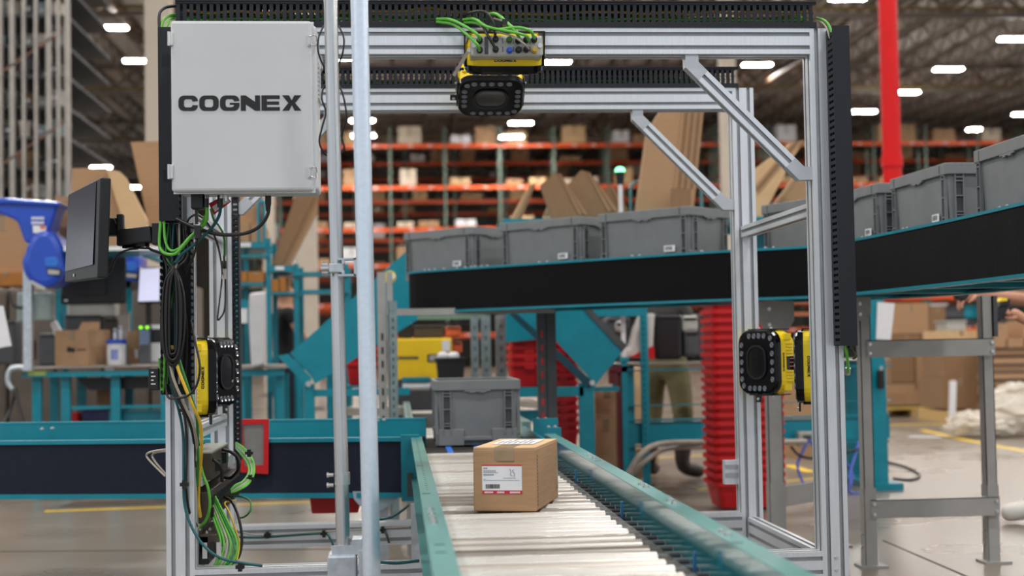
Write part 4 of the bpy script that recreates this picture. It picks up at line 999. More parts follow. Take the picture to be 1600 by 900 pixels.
# ============================================================ CABLES, DEVICES ON THE LEFT POSTS
# bundle hanks inside the open duct
for k in range(24):
    o_ = random.uniform(-1.5, 1.5); w = 12-(k//2)*.8; dz_ = 4.36+.012*(k % 2)+random.uniform(0, .03); e_ = random.uniform(-3, 3)
    pts = [(272+o_, 420+e_, dz_), (270-w*1.0, 440, dz_), (268-w*1.15, 480, dz_), (268-w*1.15+o_, 530+e_, dz_), (268-w*.7, 560+e_-k*.5, dz_), (271, 572+e_-k, dz_), (272+w*.8, 556+e_-k*.5, dz_), (272+w*1.3, 520, dz_), (272+w*1.25+o_, 470, dz_), (272+w*.8, 438, dz_), (273, 421+e_, dz_)]
    lab = f'black cable coil of the hank in the open duct, {["front", "rear"][k % 2]} layer, {BAYN[k//2]} loop inward'
    gc(pts, CABLE_K, .0046, lab)
for k in range(9):
    u = 254+k*4.4; pts = [(u+random.uniform(-2, 2), 350, 4.45), (u+random.uniform(-4, 4), 400, 4.43), (268+random.uniform(-8, 8), 430, 4.41), (u+random.uniform(-3, 3), 500, 4.44), (u+random.uniform(-2, 2), 600, 4.46)]
    gc(pts, [CABLE_K, CABLE_K, CABLE_GD, CABLE_K, CABLE_T, CABLE_K, CABLE_W, CABLE_K, CABLE_K][k], .0042, f'{["black","black","dark green","black","teal","black","pale grey","black","black"][k]} cable running down inside the open duct, {BAYN[k]} from its left wall')
gc([(251, 345, 4.43), (249, 380, 4.40), (253, 392, 4.385), (262, 397, 4.38), (275, 396, 4.37), (288, 382, 4.36), (300, 368, 4.35), (318, 352, 4.33), (323, 338, 4.31), (322, 318, 4.30)], CABLE_G, .0062, 'bright green cable looping from the closed duct up to the cabinet underside')
gc([(256, 345, 4.43), (258, 375, 4.40), (266, 391, 4.385), (280, 388, 4.37), (296, 371, 4.36), (312, 356, 4.34), (321, 336, 4.32)], CABLE_G, .005, 'second bright green cable hugging the looping one below the cabinet')
gc([(345, 318, 4.30), (343, 335, 4.32), (334, 352, 4.34), (318, 369, 4.35), (300, 385, 4.36), (284, 397, 4.37), (275, 410, 4.38)], CABLE_T, .0058, 'dark teal cable from the cabinet underside down into the duct')
gc([(419, 305, 4.30), (420, 318, 4.30), (418, 336, 4.30), (405, 354, 4.31), (385, 364, 4.32), (358, 367, 4.33), (335, 365, 4.34), (312, 358, 4.36), (292, 350, 4.38), (276, 342, 4.40)], CABLE_K, .0068, 'thick black cable swinging from the right cabinet gland across to the duct')
q = P(419, 318, Y=4.30); tag(MB().cyl(P(419, 306, Y=4.30), P(419, 318, Y=4.30), .0095, 12).cyl(P(419, 318, Y=4.30), P(418.5, 330, Y=4.30), .0095, 12, .006).build('cable_plug', BLK), 'black round plug at the right end of the cabinet underside', 'plug')
for px, lab in ((322, 'black round plug on the green cable under the cabinet'), (344, 'black round plug on the dark teal cable under the cabinet')):
    tag(MB().cyl(P(px, 305, Y=4.30), P(px, 324, Y=4.30), .0085, 12).build('cable_plug', BLK), lab, 'plug')
t = thing('power_plug', 'square black power plugs hanging under the cabinet with their lead', 'plug', P(306, 375, Y=4.31))
pbx('plug_body', BLK, 298, 302, 317, 326, 4.29, .05, t, .003); pbx('lead', BLK, 305, 325, 309, 350, 4.31, .01, t); pbx('inline_block', BLK, 303, 352, 313, 374, 4.30, .03, t, .003)
gc([(308, 374, 4.31), (304, 395, 4.33), (297, 412, 4.36), (290, 425, 4.39)], CABLE_K, .0045, 'black lead from the inline power block back into the duct')
gc([(329, 326, 4.33), (334, 343, 4.34), (342, 353, 4.36), (350, 370, 4.40), (351, 400, 4.5)], CABLE_GD, .004, 'thin dark green cable between the cabinet and the rear post connector')
gc([(290, 352, 4.39), (297, 340, 4.38), (308, 336, 4.37), (322, 346, 4.36), (334, 366, 4.38), (343, 395, 4.5), (347, 430, 5.45), (343, 470, 5.5), (340, 498, 5.5), (344, 497, 5.5), (351, 482, 5.5), (352, 440, 5.5), (350, 400, 5.3)], CABLE_K, .004, 'thin black cable dropping down the face of the rear left post')
t = thing('inline_connector', 'silver and black inline connector on a cable on the rear left post', 'connector', P(350, 435, Y=5.4))
a, b, c, d_ = P(350, 398, Y=5.4), P(350, 408, Y=5.4), P(350.5, 420, Y=5.4), P(350, 436, Y=5.4)
MB().cyl(a, b, .011, 12).build('nut', ZINC, t); MB().cyl(b, c, .009, 12).build('sleeve', BLK, t); MB().cyl(c, d_, .008, 12).build('tail', CONGREY, t)
t = thing('warning_card', 'red and white warning tag tilted under the cabinet', 'tag', P(338, 335, Y=4.36))
slabp('card', RED, [(326, 318), (352, 304), (361, 315), (334, 336)], 4.36, .002, t); slabp('white_panel', PAPER, [(331, 323), (341, 317), (345, 325), (336, 331)], 4.3585, .001, t); slabp('photo_panel', PAPER, [(345, 309), (353, 305), (359, 315), (349, 320)], 4.3585, .001, t)
# lower cables sweeping from the duct to the devices
low = [(CABLE_K, .0042, [(258, 590, 4.44), (262, 620, 4.42), (276, 622, 4.38), (294, 618, 4.36), (308, 600, 4.35), (312, 570, 4.35), (304, 530, 4.37), (298, 500, 4.40)], 'thin black cable looping in front of the front left scanner'),
 (CABLE_Y, .006, [(268, 540, 4.40), (276, 570, 4.38), (288, 602, 4.37), (302, 636, 4.38), (313, 662, 4.42), (315, 700, 4.48), (312, 740, 4.55), (310, 780, 4.58), (313, 808, 4.60)], 'yellow cable running down from the duct past the left scanner'),
 (CABLE_GD, .0055, [(275, 545, 4.40), (284, 575, 4.39), (296, 612, 4.39), (307, 650, 4.42), (309, 700, 4.5), (308, 760, 4.56)], 'dark green cable beside the yellow one'),
 (CABLE_W, .0055, [(264, 560, 4.40), (272, 594, 4.39), (288, 632, 4.39), (302, 664, 4.42), (308, 700, 4.5), (306, 720, 4.52)], 'grey cable between the black and yellow cables on the left post'),
 (CABLE_K, .0055, [(261, 545, 4.41), (266, 590, 4.40), (280, 628, 4.39), (296, 660, 4.42), (303, 690, 4.5), (304, 730, 4.52)], 'black cable curving below the open duct to the devices'),
 (CABLE_T, .0055, [(266, 600, 4.44), (279, 640, 4.46), (286, 680, 4.47), (287, 740, 4.47), (288, 785, 4.47), (298, 820, 4.46), (318, 852, 4.44), (345, 872, 4.43), (380, 880, 4.43), (410, 884, 4.44)], 'dark teal cable tied down the front left post and along the lower beam'),
 (CABLE_K, .005, [(270, 600, 4.45), (286, 640, 4.46), (292, 690, 4.47), (291, 760, 4.47), (296, 800, 4.5), (308, 822, 4.55)], 'black cable tied down the front left post beside the teal one'),
 (CABLE_G, .006, [(309, 700, 4.55), (316, 738, 4.56), (325, 762, 4.56), (328, 790, 4.57), (322, 812, 4.6), (312, 824, 4.62)], 'bright green cable bulging in front of the left devices'),
 (CABLE_G, .005, [(249, 560, 4.47), (251, 600, 4.46), (254, 613, 4.45), (256, 590, 4.44), (257, 545, 4.44)], 'green cable loop poking out at the left side of the open duct'),
 (CABLE_W, .004, [(260, 702, 4.56), (236, 706, 4.6), (229, 712, 4.62), (238, 724, 4.6), (258, 744, 4.56)], 'outer beige cable loop sticking out left of the front left post'),
 (CABLE_W, .004, [(260, 705, 4.58), (243, 707, 4.6), (238, 712, 4.62), (243, 722, 4.6), (259, 741, 4.58)], 'inner beige cable loop sticking out left of the front left post'),
 (CABLE_K, .007, [(346, 702, 4.9), (360, 706, 4.85), (372, 716, 4.85), (373, 732, 4.85), (362, 746, 4.9), (350, 746, 4.95)], 'thick black power lead arching from the power supply box'),
 (CABLE_K, .007, [(324, 714, 4.65), (336, 720, 4.63), (346, 732, 4.64), (347, 752, 4.66)], 'thick black lead dropping from the lower socket of the power supply'),
 (CABLE_K, .0055, [(350, 776, 4.8), (362, 784, 4.75), (372, 806, 4.7), (378, 840, 4.68), (374, 868, 4.66), (362, 882, 4.64)], 'black cable hanging in a wide bow right of the lower devices'),
 (CABLE_Y, .004, [(366, 782, 4.8), (351, 786, 4.75), (358, 800, 4.7), (368, 828, 4.68), (374, 850, 4.66), (370, 876, 4.62)], 'thin yellow cable hanging beside the black bow'),
 (CABLE_GD, .004, [(362, 776, 5.2), (376, 776, 5.0), (390, 782, 4.95), (392, 796, 4.9), (383, 807, 4.9), (372, 810, 4.95)], 'thin dark cable ring standing off right of the devices')]
for m, r, pts, lab in low: gc(pts, m, r, lab)
for k in range(6):
    u = 327+k*5.2; m = [CABLE_G, CABLE_G, CABLE_W, CABLE_G, CABLE_GD, CABLE_G][k]
    gc([(326+k*2, 786-k*2, 4.72), (334+k*4, 812, 4.66), (338+u*.02+k*5, 845, 4.62), (340+k*5.5, 872, 4.60), (334+k*4, 888, 4.60)], m, .0052, f'{["bright green","bright green","beige","bright green","dark green","bright green"][k]} cable in the bunch falling to the lower beam, {BAYN[k]} from the left')
for k in range(5):
    m = [CABLE_G, CABLE_G, CABLE_W, CABLE_GD, CABLE_G][k]
    gc([(369, 692+k*2, 5.5), (380-k, 700+k*2, 5.2), (394-k*2, 718+k, 5.05), (397-k*2, 738, 5.0), (388-k*2, 756-k, 4.95), (372-k, 766-k*2, 4.9), (360, 770-k, 4.88)], m, .0052, f'{["bright green","bright green","beige","dark green","bright green"][k]} cable in the bow right of the rear left post, {["outermost","second outermost","middle","second innermost","innermost"][k]}')
for px, py, Y, lab in ((288, 641, 4.455, 'tie wrap on the front left post below the scanner'), (288, 757, 4.455, 'tie wrap low on the front left post'), (389, 708, 5.03, 'upper tie wrap on the green bow'), (391, 748, 4.97, 'lower tie wrap on the green bow'), (418, 836, 5.55, 'tie wrap on the rear lower beam left of the conduit'), (506, 834, 5.55, 'tie wrap on the rear lower beam just left of the conduit'), (375, 886, 4.43, 'tie wrap on the front lower beam'), (598, 828, 5.55, 'tie wrap on the rear lower beam right of the white post')):
    q = P(px, py, Y=Y); tag(MB().box(q.x-.013, Y-.006, q.z-.005, q.x+.013, Y+.016, q.z+.005).box(q.x-.006, Y-.007, q.z-.013, q.x+.006, Y+.016, q.z+.013).build('cable_tie', BLK), 'black '+lab, 'cable tie')
gc([(350, 812, 5.5), (358, 836, 5.55), (400, 840, 5.555), (450, 837, 5.555), (505, 834, 5.55), (516, 842, 5.54), (522, 856, 5.53)], CABLE_T, .005, 'dark green cable clipped along the rear lower beam')
gc([(352, 820, 5.52), (400, 836, 5.558), (500, 831, 5.558), (640, 823, 5.558)], CABLE_W, .004, 'pale cable clipped along the rear lower beam above the dark one')
gc([(600, 828, 5.55), (604, 836, 5.52), (608, 848, 5.5)], CABLE_K, .006, 'short dark cable end hanging from the rear lower beam')
gc([(590, 812, 5.2), (612, 808, 5.3), (628, 798, 5.45), (638, 790, 5.6)], CABLE_T, .006, 'dark cable bending up behind the white post to the roller conveyor')
gc([(590, 878, 4.46), (620, 880, 4.46), (655, 876, 4.47)], CABLE_T, .006, 'dark green cable along the front lower beam right of the white post')
# devices on the side rails between the left posts
def dev(label, name, cat, x0, x1, y0, y1, z0, z1, m, extra=None):
    t = thing(name, label, cat, ((x0+x1)/2, (y0+y1)/2, z0)); MB().box(x0, y0, z0, x1, y1, z1).build('case', m, t, .003); return t
dxl = P(322, 760, Y=4.7).x
DEVM = mat('dark_bronze_case', (74, 66, 58), .45, .4, .12, 30)
zt = P(318, 705, Y=4.65).z
t = dev('dark metal power supply box on the rail between the left posts', 'power_supply', 'power supply', XL+.05, dxl+.03, 4.62, 5.05, zt-.09, zt-.005, DEVM)
MB().box(XL+.05, 4.62, zt-.005, dxl+.03, 5.05, zt).build('top_cover', CONGREY, t)
for y, z in ((4.70, zt-.05), (4.88, zt-.04)): MB().box(dxl+.03, y, z-.018, dxl+.045, y+.055, z+.018).build('socket', BLK, t)
zt = P(330, 765, Y=4.7).z
t = dev('long bronze patch panel sloping away between the left posts', 'patch_panel', 'patch panel', XL+.04, dxl+.02, 4.62, 5.50, zt-.10, zt, DEVM)
MB().box(XL+.02, 4.60, zt+.02, dxl+.0, 5.54, zt+.06).box(XL+.02, 4.60, zt, XL+.05, 5.54, zt+.02).build('carrier_rail', ALU, t)
mb = MB()
for k in range(22): mb.box(dxl+.02, 4.66+k*.037, zt-.085, dxl+.028, 4.685+k*.037, zt-.055); mb.box(dxl+.02, 4.66+k*.037, zt-.045, dxl+.026, 4.685+k*.037, zt-.02)
mb.build('ports', BLK, t)['kind'] = 'stuff'
zt = P(330, 832, Y=4.65).z
t = dev('small dark network switch at the foot of the left posts', 'network_switch', 'switch', XL+.06, dxl+.045, 4.60, 4.95, zt-.06, zt, DEVM)
mb = MB()
for k in range(6): screw(mb, (dxl-.05+(k % 3)*.03, 4.63+.08*(k//3), zt), (0, 0, 1), .005, .006)
mb.build('screws', ZINC, t)
pbb = P(330, 882, Y=4.6).z
t = dev('black terminal block below the network switch', 'terminal_block', 'terminal block', XL+.07, dxl+.02, 4.60, 4.8, pbb, pbb+.09, BLK)
for k in range(4): MB().box(XL+.075+k*.022, 4.592, pbb+.02, XL+.09+k*.022, 4.60, pbb+.07).build('terminal', ZINC if k % 2 else BLK, t)
t = thing('relay_box', 'small black box with white print on the left side of the front left post', 'box', P(242, 610, Y=4.46)); pbx('case', BLK, 232, 575, 248, 610, 4.45, .05, t, .003)
mb = MB()
for k in range(4): pxbox(mb, 236, 581+k*6, 240+(k % 2)*3, 583+k*6, 4.449, .001)
mb.build('print', PAPER, t)
# green cables right of the duct ends
gc([(1276, 28, 4.54), (1286, 31, 4.50), (1294, 38, 4.47), (1299, 52, 4.46), (1303, 80, 4.46)], CABLE_G, .005, 'outer green cable bending from the top duct into the right vertical duct')
gc([(1276, 31, 4.54), (1284, 35, 4.50), (1291, 43, 4.47), (1297, 60, 4.46)], CABLE_W, .004, 'pale cable bending from the top duct into the right vertical duct')
gc([(1320, 540, 4.46), (1323, 552, 4.47), (1325, 570, 4.5), (1325, 582, 4.52)], CABLE_G, .006, 'green cable coming out of the foot of the right vertical duct')
gc([(1326, 542, 4.46), (1334, 552, 4.48), (1338, 556, 4.52), (1334, 560, 4.56)], CABLE_K, .006, 'black cable stub beside the green one at the foot of the right duct')
tag(MB().cyl(P(1325, 575, Y=4.52), P(1324, 585, Y=4.53), .009, 10).build('cable_plug', CONGREY), 'grey plug on the green cable at the foot of the right duct', 'plug')
gc([(275, 9, 4.54), (258, 12, 4.5), (249, 22, 4.47), (249, 45, 4.46)], CABLE_K, .006, 'black cable bending from the top duct down into the left vertical duct')
gc([(275, 23, 4.54), (262, 26, 4.5), (254, 34, 4.47), (252, 46, 4.46)], CABLE_G, .006, 'bright green cable bending into the left vertical duct')
gc([(275, 27, 4.54), (266, 31, 4.5), (262, 38, 4.47), (258, 46, 4.46)], CABLE_G, .005, 'lower green cable bending into the left vertical duct')
# left side of the open duct: relay between right scanners
t = thing('sensor_plug', 'black ribbed plug between the two right scanners', 'plug', P(1240, 585, Y=4.9)); pbx('body', BLK, 1234, 556, 1246, 578, 4.9, .04, t, .002)
mb = MB()
for k in range(3): pxbox(mb, 1235, 559+k*6, 1245, 561+k*6, 4.896, .004)
mb.build('bands', mat('pink_band', (190, 120, 110), .5), t)
# ============================================================ WORKSTATIONS AND CLUTTER BEHIND
def fp(t, name, m, rects, bev=0):
    for r in rects: pxbox(MB(), *r).build(name, m, t, bev)
# ---- left workstation
YW = 11.0
ws = thing('workbench', 'long teal workbench with a grey top behind the belt conveyor at left', 'workbench', (P(250, 600, Y=YW).x, YW+.4, 0))
pxbox(MB(), 18, 570, 310, 577, YW, 1.18).build('tabletop', TABLE, ws, .004)
fp(ws, 'apron', TEAL, [(34, 577, 310, 590, YW+.03, .03)])
A = P(52, 700, Y=YW)
for px in (57, 102, 180, 258):
    a, b = P(px-7, 585, Y=YW+.1), P(px+7, 585, Y=YW+.1); MB().box(a.x, YW+.1, .0, b.x, YW+.16, a.z).build('leg', TEAL, ws)
    MB().box(a.x, YW+.65, .0, b.x, YW+.71, a.z).build('leg', TEAL, ws)
fp(ws, 'lower_rail', TEAL, [(50, 663, 300, 676, YW+.09, .04), (100, 632, 262, 640, YW+.12, .04), (170, 640, 258, 664, YW+.2, .02)])
fp(ws, 'edge_label', mat('green_label', (150, 170, 90), .6), [(43, 579, 72, 587, YW+.025, .004)])
fp(ws, 'upright', TEAL, [(88, 440, 96, 572, YW+.7, .05), (198, 440, 205, 572, YW+.7, .05)])
w2 = thing('side_table', 'small teal table with a grey top at the foot of the left chute', 'table', (P(405, 600, Y=YW).x, YW+.3, 0)); pxbox(MB(), 368, 570, 446, 577, YW, .7).build('tabletop', TABLE, w2, .004); pxbox(MB(), 370, 577, 444, 588, YW+.03, .03).build('apron', TEAL, w2)
for px in (376, 437):
    a = P(px, 585, Y=YW+.1)
    for yy_ in (YW+.1, YW+.6): MB().box(a.x-.03, yy_, 0, a.x+.03, yy_+.05, a.z).build('leg', TEAL, w2)
t = thing('clamp_bracket', 'bent grey steel bracket on the left end of the workbench', 'bracket', P(25, 610, Y=YW-.05)); MB().tube([P(u, v, Y=YW-.03) for u, v in ((40, 574), (22, 575), (14, 582), (13, 598), (20, 608))], .022, 8).build('hook', GALV, t); pxbox(MB(), 34, 571, 46, 578, YW-.05, .05).build('plate', GALV, t)
sh = thing('storage_rack', 'teal shelving unit between the left posts and the conduit post', 'rack', (P(420, 600, Y=12.0).x, 12.0, 0))
for px in (372, 419, 462, 540):
    a, b = P(px-4, 380, Y=11.9), P(px+4, 380, Y=11.9); MB().box(a.x, 11.9, 0, b.x, 11.94, P(px, 372 if px < 430 else 412, Y=11.9).z).build('upright', TEAL, sh)
    MB().box(a.x, 12.5, 0, b.x, 12.54, P(px, 372 if px < 430 else 412, Y=11.9).z).build('upright', TEAL, sh)
fp(sh, 'shelf', TEAL, [(366, 378, 416, 388, 11.86, .7), (366, 397, 418, 402, 11.86, .3), (366, 441, 412, 446, 11.86, .7), (421, 415, 458, 425, 11.86, .7), (424, 456, 462, 460, 11.86, .7), (458, 424, 545, 431, 11.86, .3), (470, 452, 545, 459, 11.86, .3), (366, 468, 388, 500, 11.86, .03)])
fp(sh, 'shelf_label', PAPER, [(372, 379, 392, 386, 11.85, .004), (430, 416, 444, 422, 11.85, .004), (374, 482, 386, 505, 11.845, .004)])
for k, (x0, y0, x1, y1, lab) in enumerate(((370, 424, 386, 441, 'left brown carton on the middle teal shelf beside the rear left post'), (387, 424, 413, 441, 'right brown carton on the middle teal shelf beside the rear left post'), (424, 436, 436, 456, 'left brown carton on the shelf over the worker in black'), (437, 433, 447, 456, 'right brown carton on the shelf over the worker in black'), (372, 346, 390, 378, 'tan carton on the top teal shelf, left of the diagonal board'), (392, 352, 412, 378, 'second tan carton on the top teal shelf'))):
    carton(lab, x0, y0, x1, y1, 11.9, .5, [mat('ochre_cardboard', (170, 112, 52), .8, 0, .1, 9), CARD][k > 3])
gc([(404, 378, 11.9), (404, 320, 11.9), (410, 316, 11.9), (413, 320, 11.9), (413, 378, 11.9)], TEAL, .014, 'teal wire hoop on top of the shelving unit', cat='divider')
slab('plastic_bag', 'white printed bag hanging at the left end of the shelving unit', 'bag', [(389, 458), (414, 455), (413, 570), (392, 575), (388, 500)], 10.9, .12, mat('white_bag', (196, 194, 196), .45, 0, .06, 9, bump=.2), bevel=.02)
# ---- left cardboard sheets
t = thing('carton_shelf', 'teal shelf behind the turned monitor carrying the folded cartons', 'shelf', (P(170, 600, Y=11).x, 11, 0)); a, b = P(100, 386, Y=10.5), P(266, 386, Y=10.5)
MB().box(a.x, 10.5, a.z-.03, b.x, 11.2, a.z).build('deck', TEAL, t); MB().box(a.x, 10.49, a.z-.03, b.x, 10.5, a.z-.0).build('shelf_label', PAPER, t)
for px in (102, 258): q = P(px, 500, Y=12.2); MB().box(q.x-.02, 12.2, 0, q.x+.02, 12.24, a.z+.1).box(q.x-.02, 11.2, a.z-.03, q.x+.02, 12.24, a.z).build('upright', TEAL, t)
slab('folded_carton', 'large tan folded carton standing behind the monitor', 'cardboard', [(113, 263), (166, 262), (190, 300), (226, 368), (222, 387), (150, 387), (110, 330)], 10.6, .35, CARD)
slab('folded_carton', 'light tan carton flap leaning beside the large one, toward the black duct', 'cardboard', [(166, 263), (186, 268), (196, 278), (230, 345), (228, 386), (205, 386)], 10.52, .06, CARD3)
slab('folded_carton', 'brown folded carton upright behind the left vertical duct', 'cardboard', [(204, 222), (262, 220), (262, 388), (240, 388)], 10.95, .12, CARD)
slab('folded_carton', 'brown carton half hidden behind the top of the blue machine', 'cardboard', [(86, 305), (108, 308), (112, 387), (102, 387), (84, 345)], 11.05, .1, CARD)
slab('cardboard_board', 'dark brown cardboard board slanting under the cabinet to the shelving', 'cardboard', [(463, 302), (494, 302), (440, 414), (424, 414)], 11.95, .04, CARD2)
slab('cardboard_board', 'wide tan cardboard board slanting beside the dark one under the cabinet', 'cardboard', [(494, 302), (497, 330), (454, 414), (440, 414)], 12.0, .05, CARD)
slab('folded_carton', 'tan folded carton leaning left of the rear brace, under the cabinet', 'cardboard', [(372, 302), (404, 302), (398, 379), (366, 379)], 11.95, .1, CARD)
# ---- blue air pillow machines
def blue_machine(label, sx, ox, oy, Y, detail=True):
    def q(u, v): return (ox+sx*u, oy+sx*v)
    t = thing('packing_machine', label, 'machine', P(*q(60, 450), Y=Y))
    def pl(nm, m, pts, y, th, bev=.02): return slab(nm, None, None, [q(*p) for p in pts], y, th, m, t, bevel=bev)
    pl('hopper', BLUE, [(-30, 312), (10, 311), (92, 317), (86, 332), (74, 368), (60, 385), (38, 378), (26, 345), (-4, 332), (-30, 334)], Y, .28)
    pl('hopper_lip', BLUE, [(-30, 310), (10, 309), (93, 315), (92, 322), (8, 318), (-30, 320)], Y-.03, .34, .01)
    pts = [(68+32*math.cos(a)+(4 if math.sin(a) > 0 else 0)*math.cos(a), 408+(42 if math.sin(a) > 0 else 50)*math.sin(a)) for a in [2*math.pi*k/24 for k in range(24)]]
    pl('drum_housing', BLUE, pts, Y-.06, .36, .05)
    if detail:
        pl('control_window', BLUEP, [(70, 403), (88, 401), (92, 410), (88, 417), (70, 416)], Y-.07, .015, .004); pl('outlet', BLK, [(73, 419), (96, 420), (95, 431), (74, 429)], Y-.068, .01, 0); pl('outlet_roller', CONGREY, [(75, 421), (93, 423), (92, 429), (75, 428)], Y-.074, .008, 0)
        pl('sticker', PAPER, [(51, 352), (72, 353), (71, 364), (52, 364)], Y-.035, .006, 0); pl('sticker_mark', mat('orange_mark', (220, 120, 50), .5), [(62, 353), (71, 353), (70, 358), (63, 358)], Y-.037, .003, 0)
        for v, u1 in ((339, 70), (346, 68)):
            for k in range(6): pl('print', PAPER, [(49+k*3.4, v), (51.6+k*3.4, v-.2), (51.6+k*3.4, v+4), (49+k*3.4, v+4)], Y-.034, .004, 0)
        pl('foot', CONGREY, [(44, 440), (50, 438), (72, 450), (70, 454), (60, 452)], Y-.05, .05, .004)
    a = P(*q(44, 440), Y=Y+.15); MB().box(a.x-.03, Y+.12, .97 if Y < 12 else 0, a.x+.03, Y+.18, a.z+.1).build('stand_pole', GALV, t)
    return t
blue_machine('glossy blue packing machine with a flared hopper at far left', 1, 0, 0, 10.6)
blue_machine('second blue packing machine, mostly hidden behind the black monitor back', .9, 130, 48, 12.25)
carton('tall brown carton behind the blue packing machine', -30, 330, 35, 445, 12.0, .5, CARD)
carton('brown tray carton on the bench shelf under the blue machine', -20, 425, 38, 446, 11.8, .4, mat('ochre_cardboard', (170, 112, 52)))
YM = 11.25
t = thing('desk_monitor', 'large black desk monitor seen from behind under the turned monitor', 'monitor', P(145, 475, Y=YM)); pxbox(MB(), 94, 398, 196, 476, YM, .06).build('case', BLK, t, .02); pxbox(MB(), 118, 420, 165, 460, YM-.02, .03).build('vesa_plate', BLK, t)
pxbox(MB(), 150, 440, 204, 448, YM+.06, .05).build('arm', BLK, t); pxbox(MB(), 196, 438, 204, 450, YM+.06, .45).build('arm', BLK, t); pxbox(MB(), 100, 468, 106, 471, YM-.005, .01).build('badge', ZINC, t)
t = thing('tablet_screen', 'small lit pale screen left of the crammed duct', 'screen', P(232, 577, Y=11.35)); pxbox(MB(), 228, 480, 236, 574, 11.35, .03).build('stem', BLK, t); pxbox(MB(), 215, 425, 252, 483, 11.32, .04).build('case', BLK, t, .01); slabp('screen', SCREENL, [(219, 428), (250, 427), (249, 478), (216, 479)], 11.315, .004, t)
t = thing('junction_box', 'pale grey-green electrical box on a pole above the workbench', 'electrical box', P(52, 572, Y=11.1)); pxbox(MB(), 26, 456, 80, 501, 11.1, .16).build('case', mat('grey_green_case', (150, 164, 162), .5), t, .012); pxbox(MB(), 40, 500, 49, 572, 11.15, .05).build('pole', mat('pale_blue_pole', (170, 182, 192), .45), t); pxbox(MB(), 38, 532, 52, 562, 11.12, .09).build('collar', BLK, t)
gc([(14, 455, 11.1), (20, 476, 11.05), (36, 480, 11.05), (44, 462, 11.05), (42, 445, 11.05)], CABLE_K, .012, 'black cable looping over the pale electrical box')
gc([(42, 440, 11), (42, 462, 11), (46, 482, 11), (48, 490, 11)], mat('white_cable', (215, 215, 210), .5), .02, 'fat white cable end hanging in front of the electrical box')
gc([(24, 612, 10.9), (16, 640, 10.9), (2, 672, 10.8), (-6, 690, 10.8)], CABLE_K, .013, 'left black cable hanging from the bench end bracket')
gc([(24, 606, 10.9), (30, 640, 10.85), (38, 665, 10.8), (46, 690, 10.8)], CABLE_K, .014, 'right black cable hanging from the bench end bracket')
slab('poster', 'white poster sheet at the left edge of the view', 'poster', [(-30, 478), (5, 478), (18, 540), (-30, 549)], 10.0, .004, PAPER)
ZBL = P(250, 570, Y=YW).z+.001
# table top items
t = carton('open cardboard box with a dark round emblem on the workbench', 92, 521, 154, 577, 11.1, .3, CARD, math.radians(-22), labelpatch=None)
b = P(123, 577, Y=11.1); w = P(154, 577, Y=11.1).x-P(92, 577, Y=11.1).x
t_emb = t; em = MB(); c0 = Vector((t.location.x, 11.1, t.location.z))
for dx, dz, r in ((-.02, .125, .022), (.012, .12, .02)): em.cyl((c0.x+dx, 11.0985, c0.z+dz), (c0.x+dx, 11.1, c0.z+dz), r, 12)
for k in range(5): em.box(c0.x+.045+k*.017, 11.0988, c0.z+.115, c0.x+.057+k*.017, 11.1, c0.z+.128)
em.build('emblem', INK, t); MB().hexa([(c0.x-w/2, 11.4, c0.z+.27), (c0.x+w/2-.1, 11.4, c0.z+.27), (c0.x+w/2-.1, 11.405, c0.z+.27), (c0.x-w/2, 11.405, c0.z+.27), (c0.x-w/2+.02, 11.43, c0.z+.34), (c0.x+w/2-.12, 11.43, c0.z+.34), (c0.x+w/2-.12, 11.435, c0.z+.34), (c0.x-w/2+.02, 11.435, c0.z+.34)]).build('open_flap', CARD, t)
MB().box(c0.x-w/2-.001, 11.15, c0.z+.1, c0.x-w/2, 11.27, c0.z+.19).build('paper_label', PAPER, t)
q = P(182, 577, Y=11.15)
t = thing('tub', 'white round tub with a blue lid on the workbench', 'tub', q); M = Matrix.Translation(q)
MB().lathe([(.066, 0), (.072, .01), (.072, .165), (.068, .17)], 24, M=M).build('body', mat('white_plastic', (214, 214, 216), .4, 0, .03), t); MB().lathe([(.076, .163), (.078, .168), (.078, .192), (.07, .197)], 24, M=M).build('lid', BLUE, t)
mb = MB(); 
for k in range(5): a = -math.pi/2+(k-2)*.16; mb.box(.0726*math.cos(a)-.006, .0726*math.sin(a)-.001, .04, .0726*math.cos(a)+.004, .0726*math.sin(a)+.004, .12, M=M)
mb.build('label', mat('blue_print', (120, 130, 190), .6), t)
for dx, h, lab in ((-.03, .07, 'white spatula handle standing left behind the blue lidded tub'), (.01, .09, 'white spatula handle standing right behind the blue lidded tub')):
    mb = MB().box(q.x+dx-.012, q.y+.1, q.z, q.x+dx+.012, q.y+.115, q.z+.2+h); mb.cyl((q.x+dx, q.y+.1, q.z+.2+h), (q.x+dx, q.y+.115, q.z+.2+h), .014, 10); tag(mb.build('handle', PAPER), lab, 'handle')
t = thing('handheld_terminal', 'blue-grey terminal with two green lights on the workbench', 'terminal', P(225, 577, Y=11.1)); pxbox(MB(), 217, 540, 233, 576, 11.1, .1).build('case', GREYD, t, .008); pxbox(MB(), 218, 523, 232, 546, 11.095, .09).build('screen', mat('blue_grey_screen', (100, 118, 150), .3), t)
for px in (220, 230): a = P(px, 519, Y=11.1); MB().cyl((a.x, 11.09, a.z), (a.x, 11.12, a.z), .012, 10).build('status_light', LEDGR, t)
pxbox(MB(), 216, 515, 234, 524, 11.11, .09).build('head', GREYD, t)
t = thing('label_printer', 'black and white label printer behind the crammed duct', 'printer', P(243, 577, Y=11.2)); pxbox(MB(), 234, 520, 262, 545, 11.2, .25).build('cover', BLK, t, .01); pxbox(MB(), 234, 542, 262, 574, 11.2, .25).build('base', mat('white_plastic', (214, 214, 216)), t, .01); pxbox(MB(), 233, 515, 262, 522, 11.2, .25).build('paper_roll', PAPER, t)
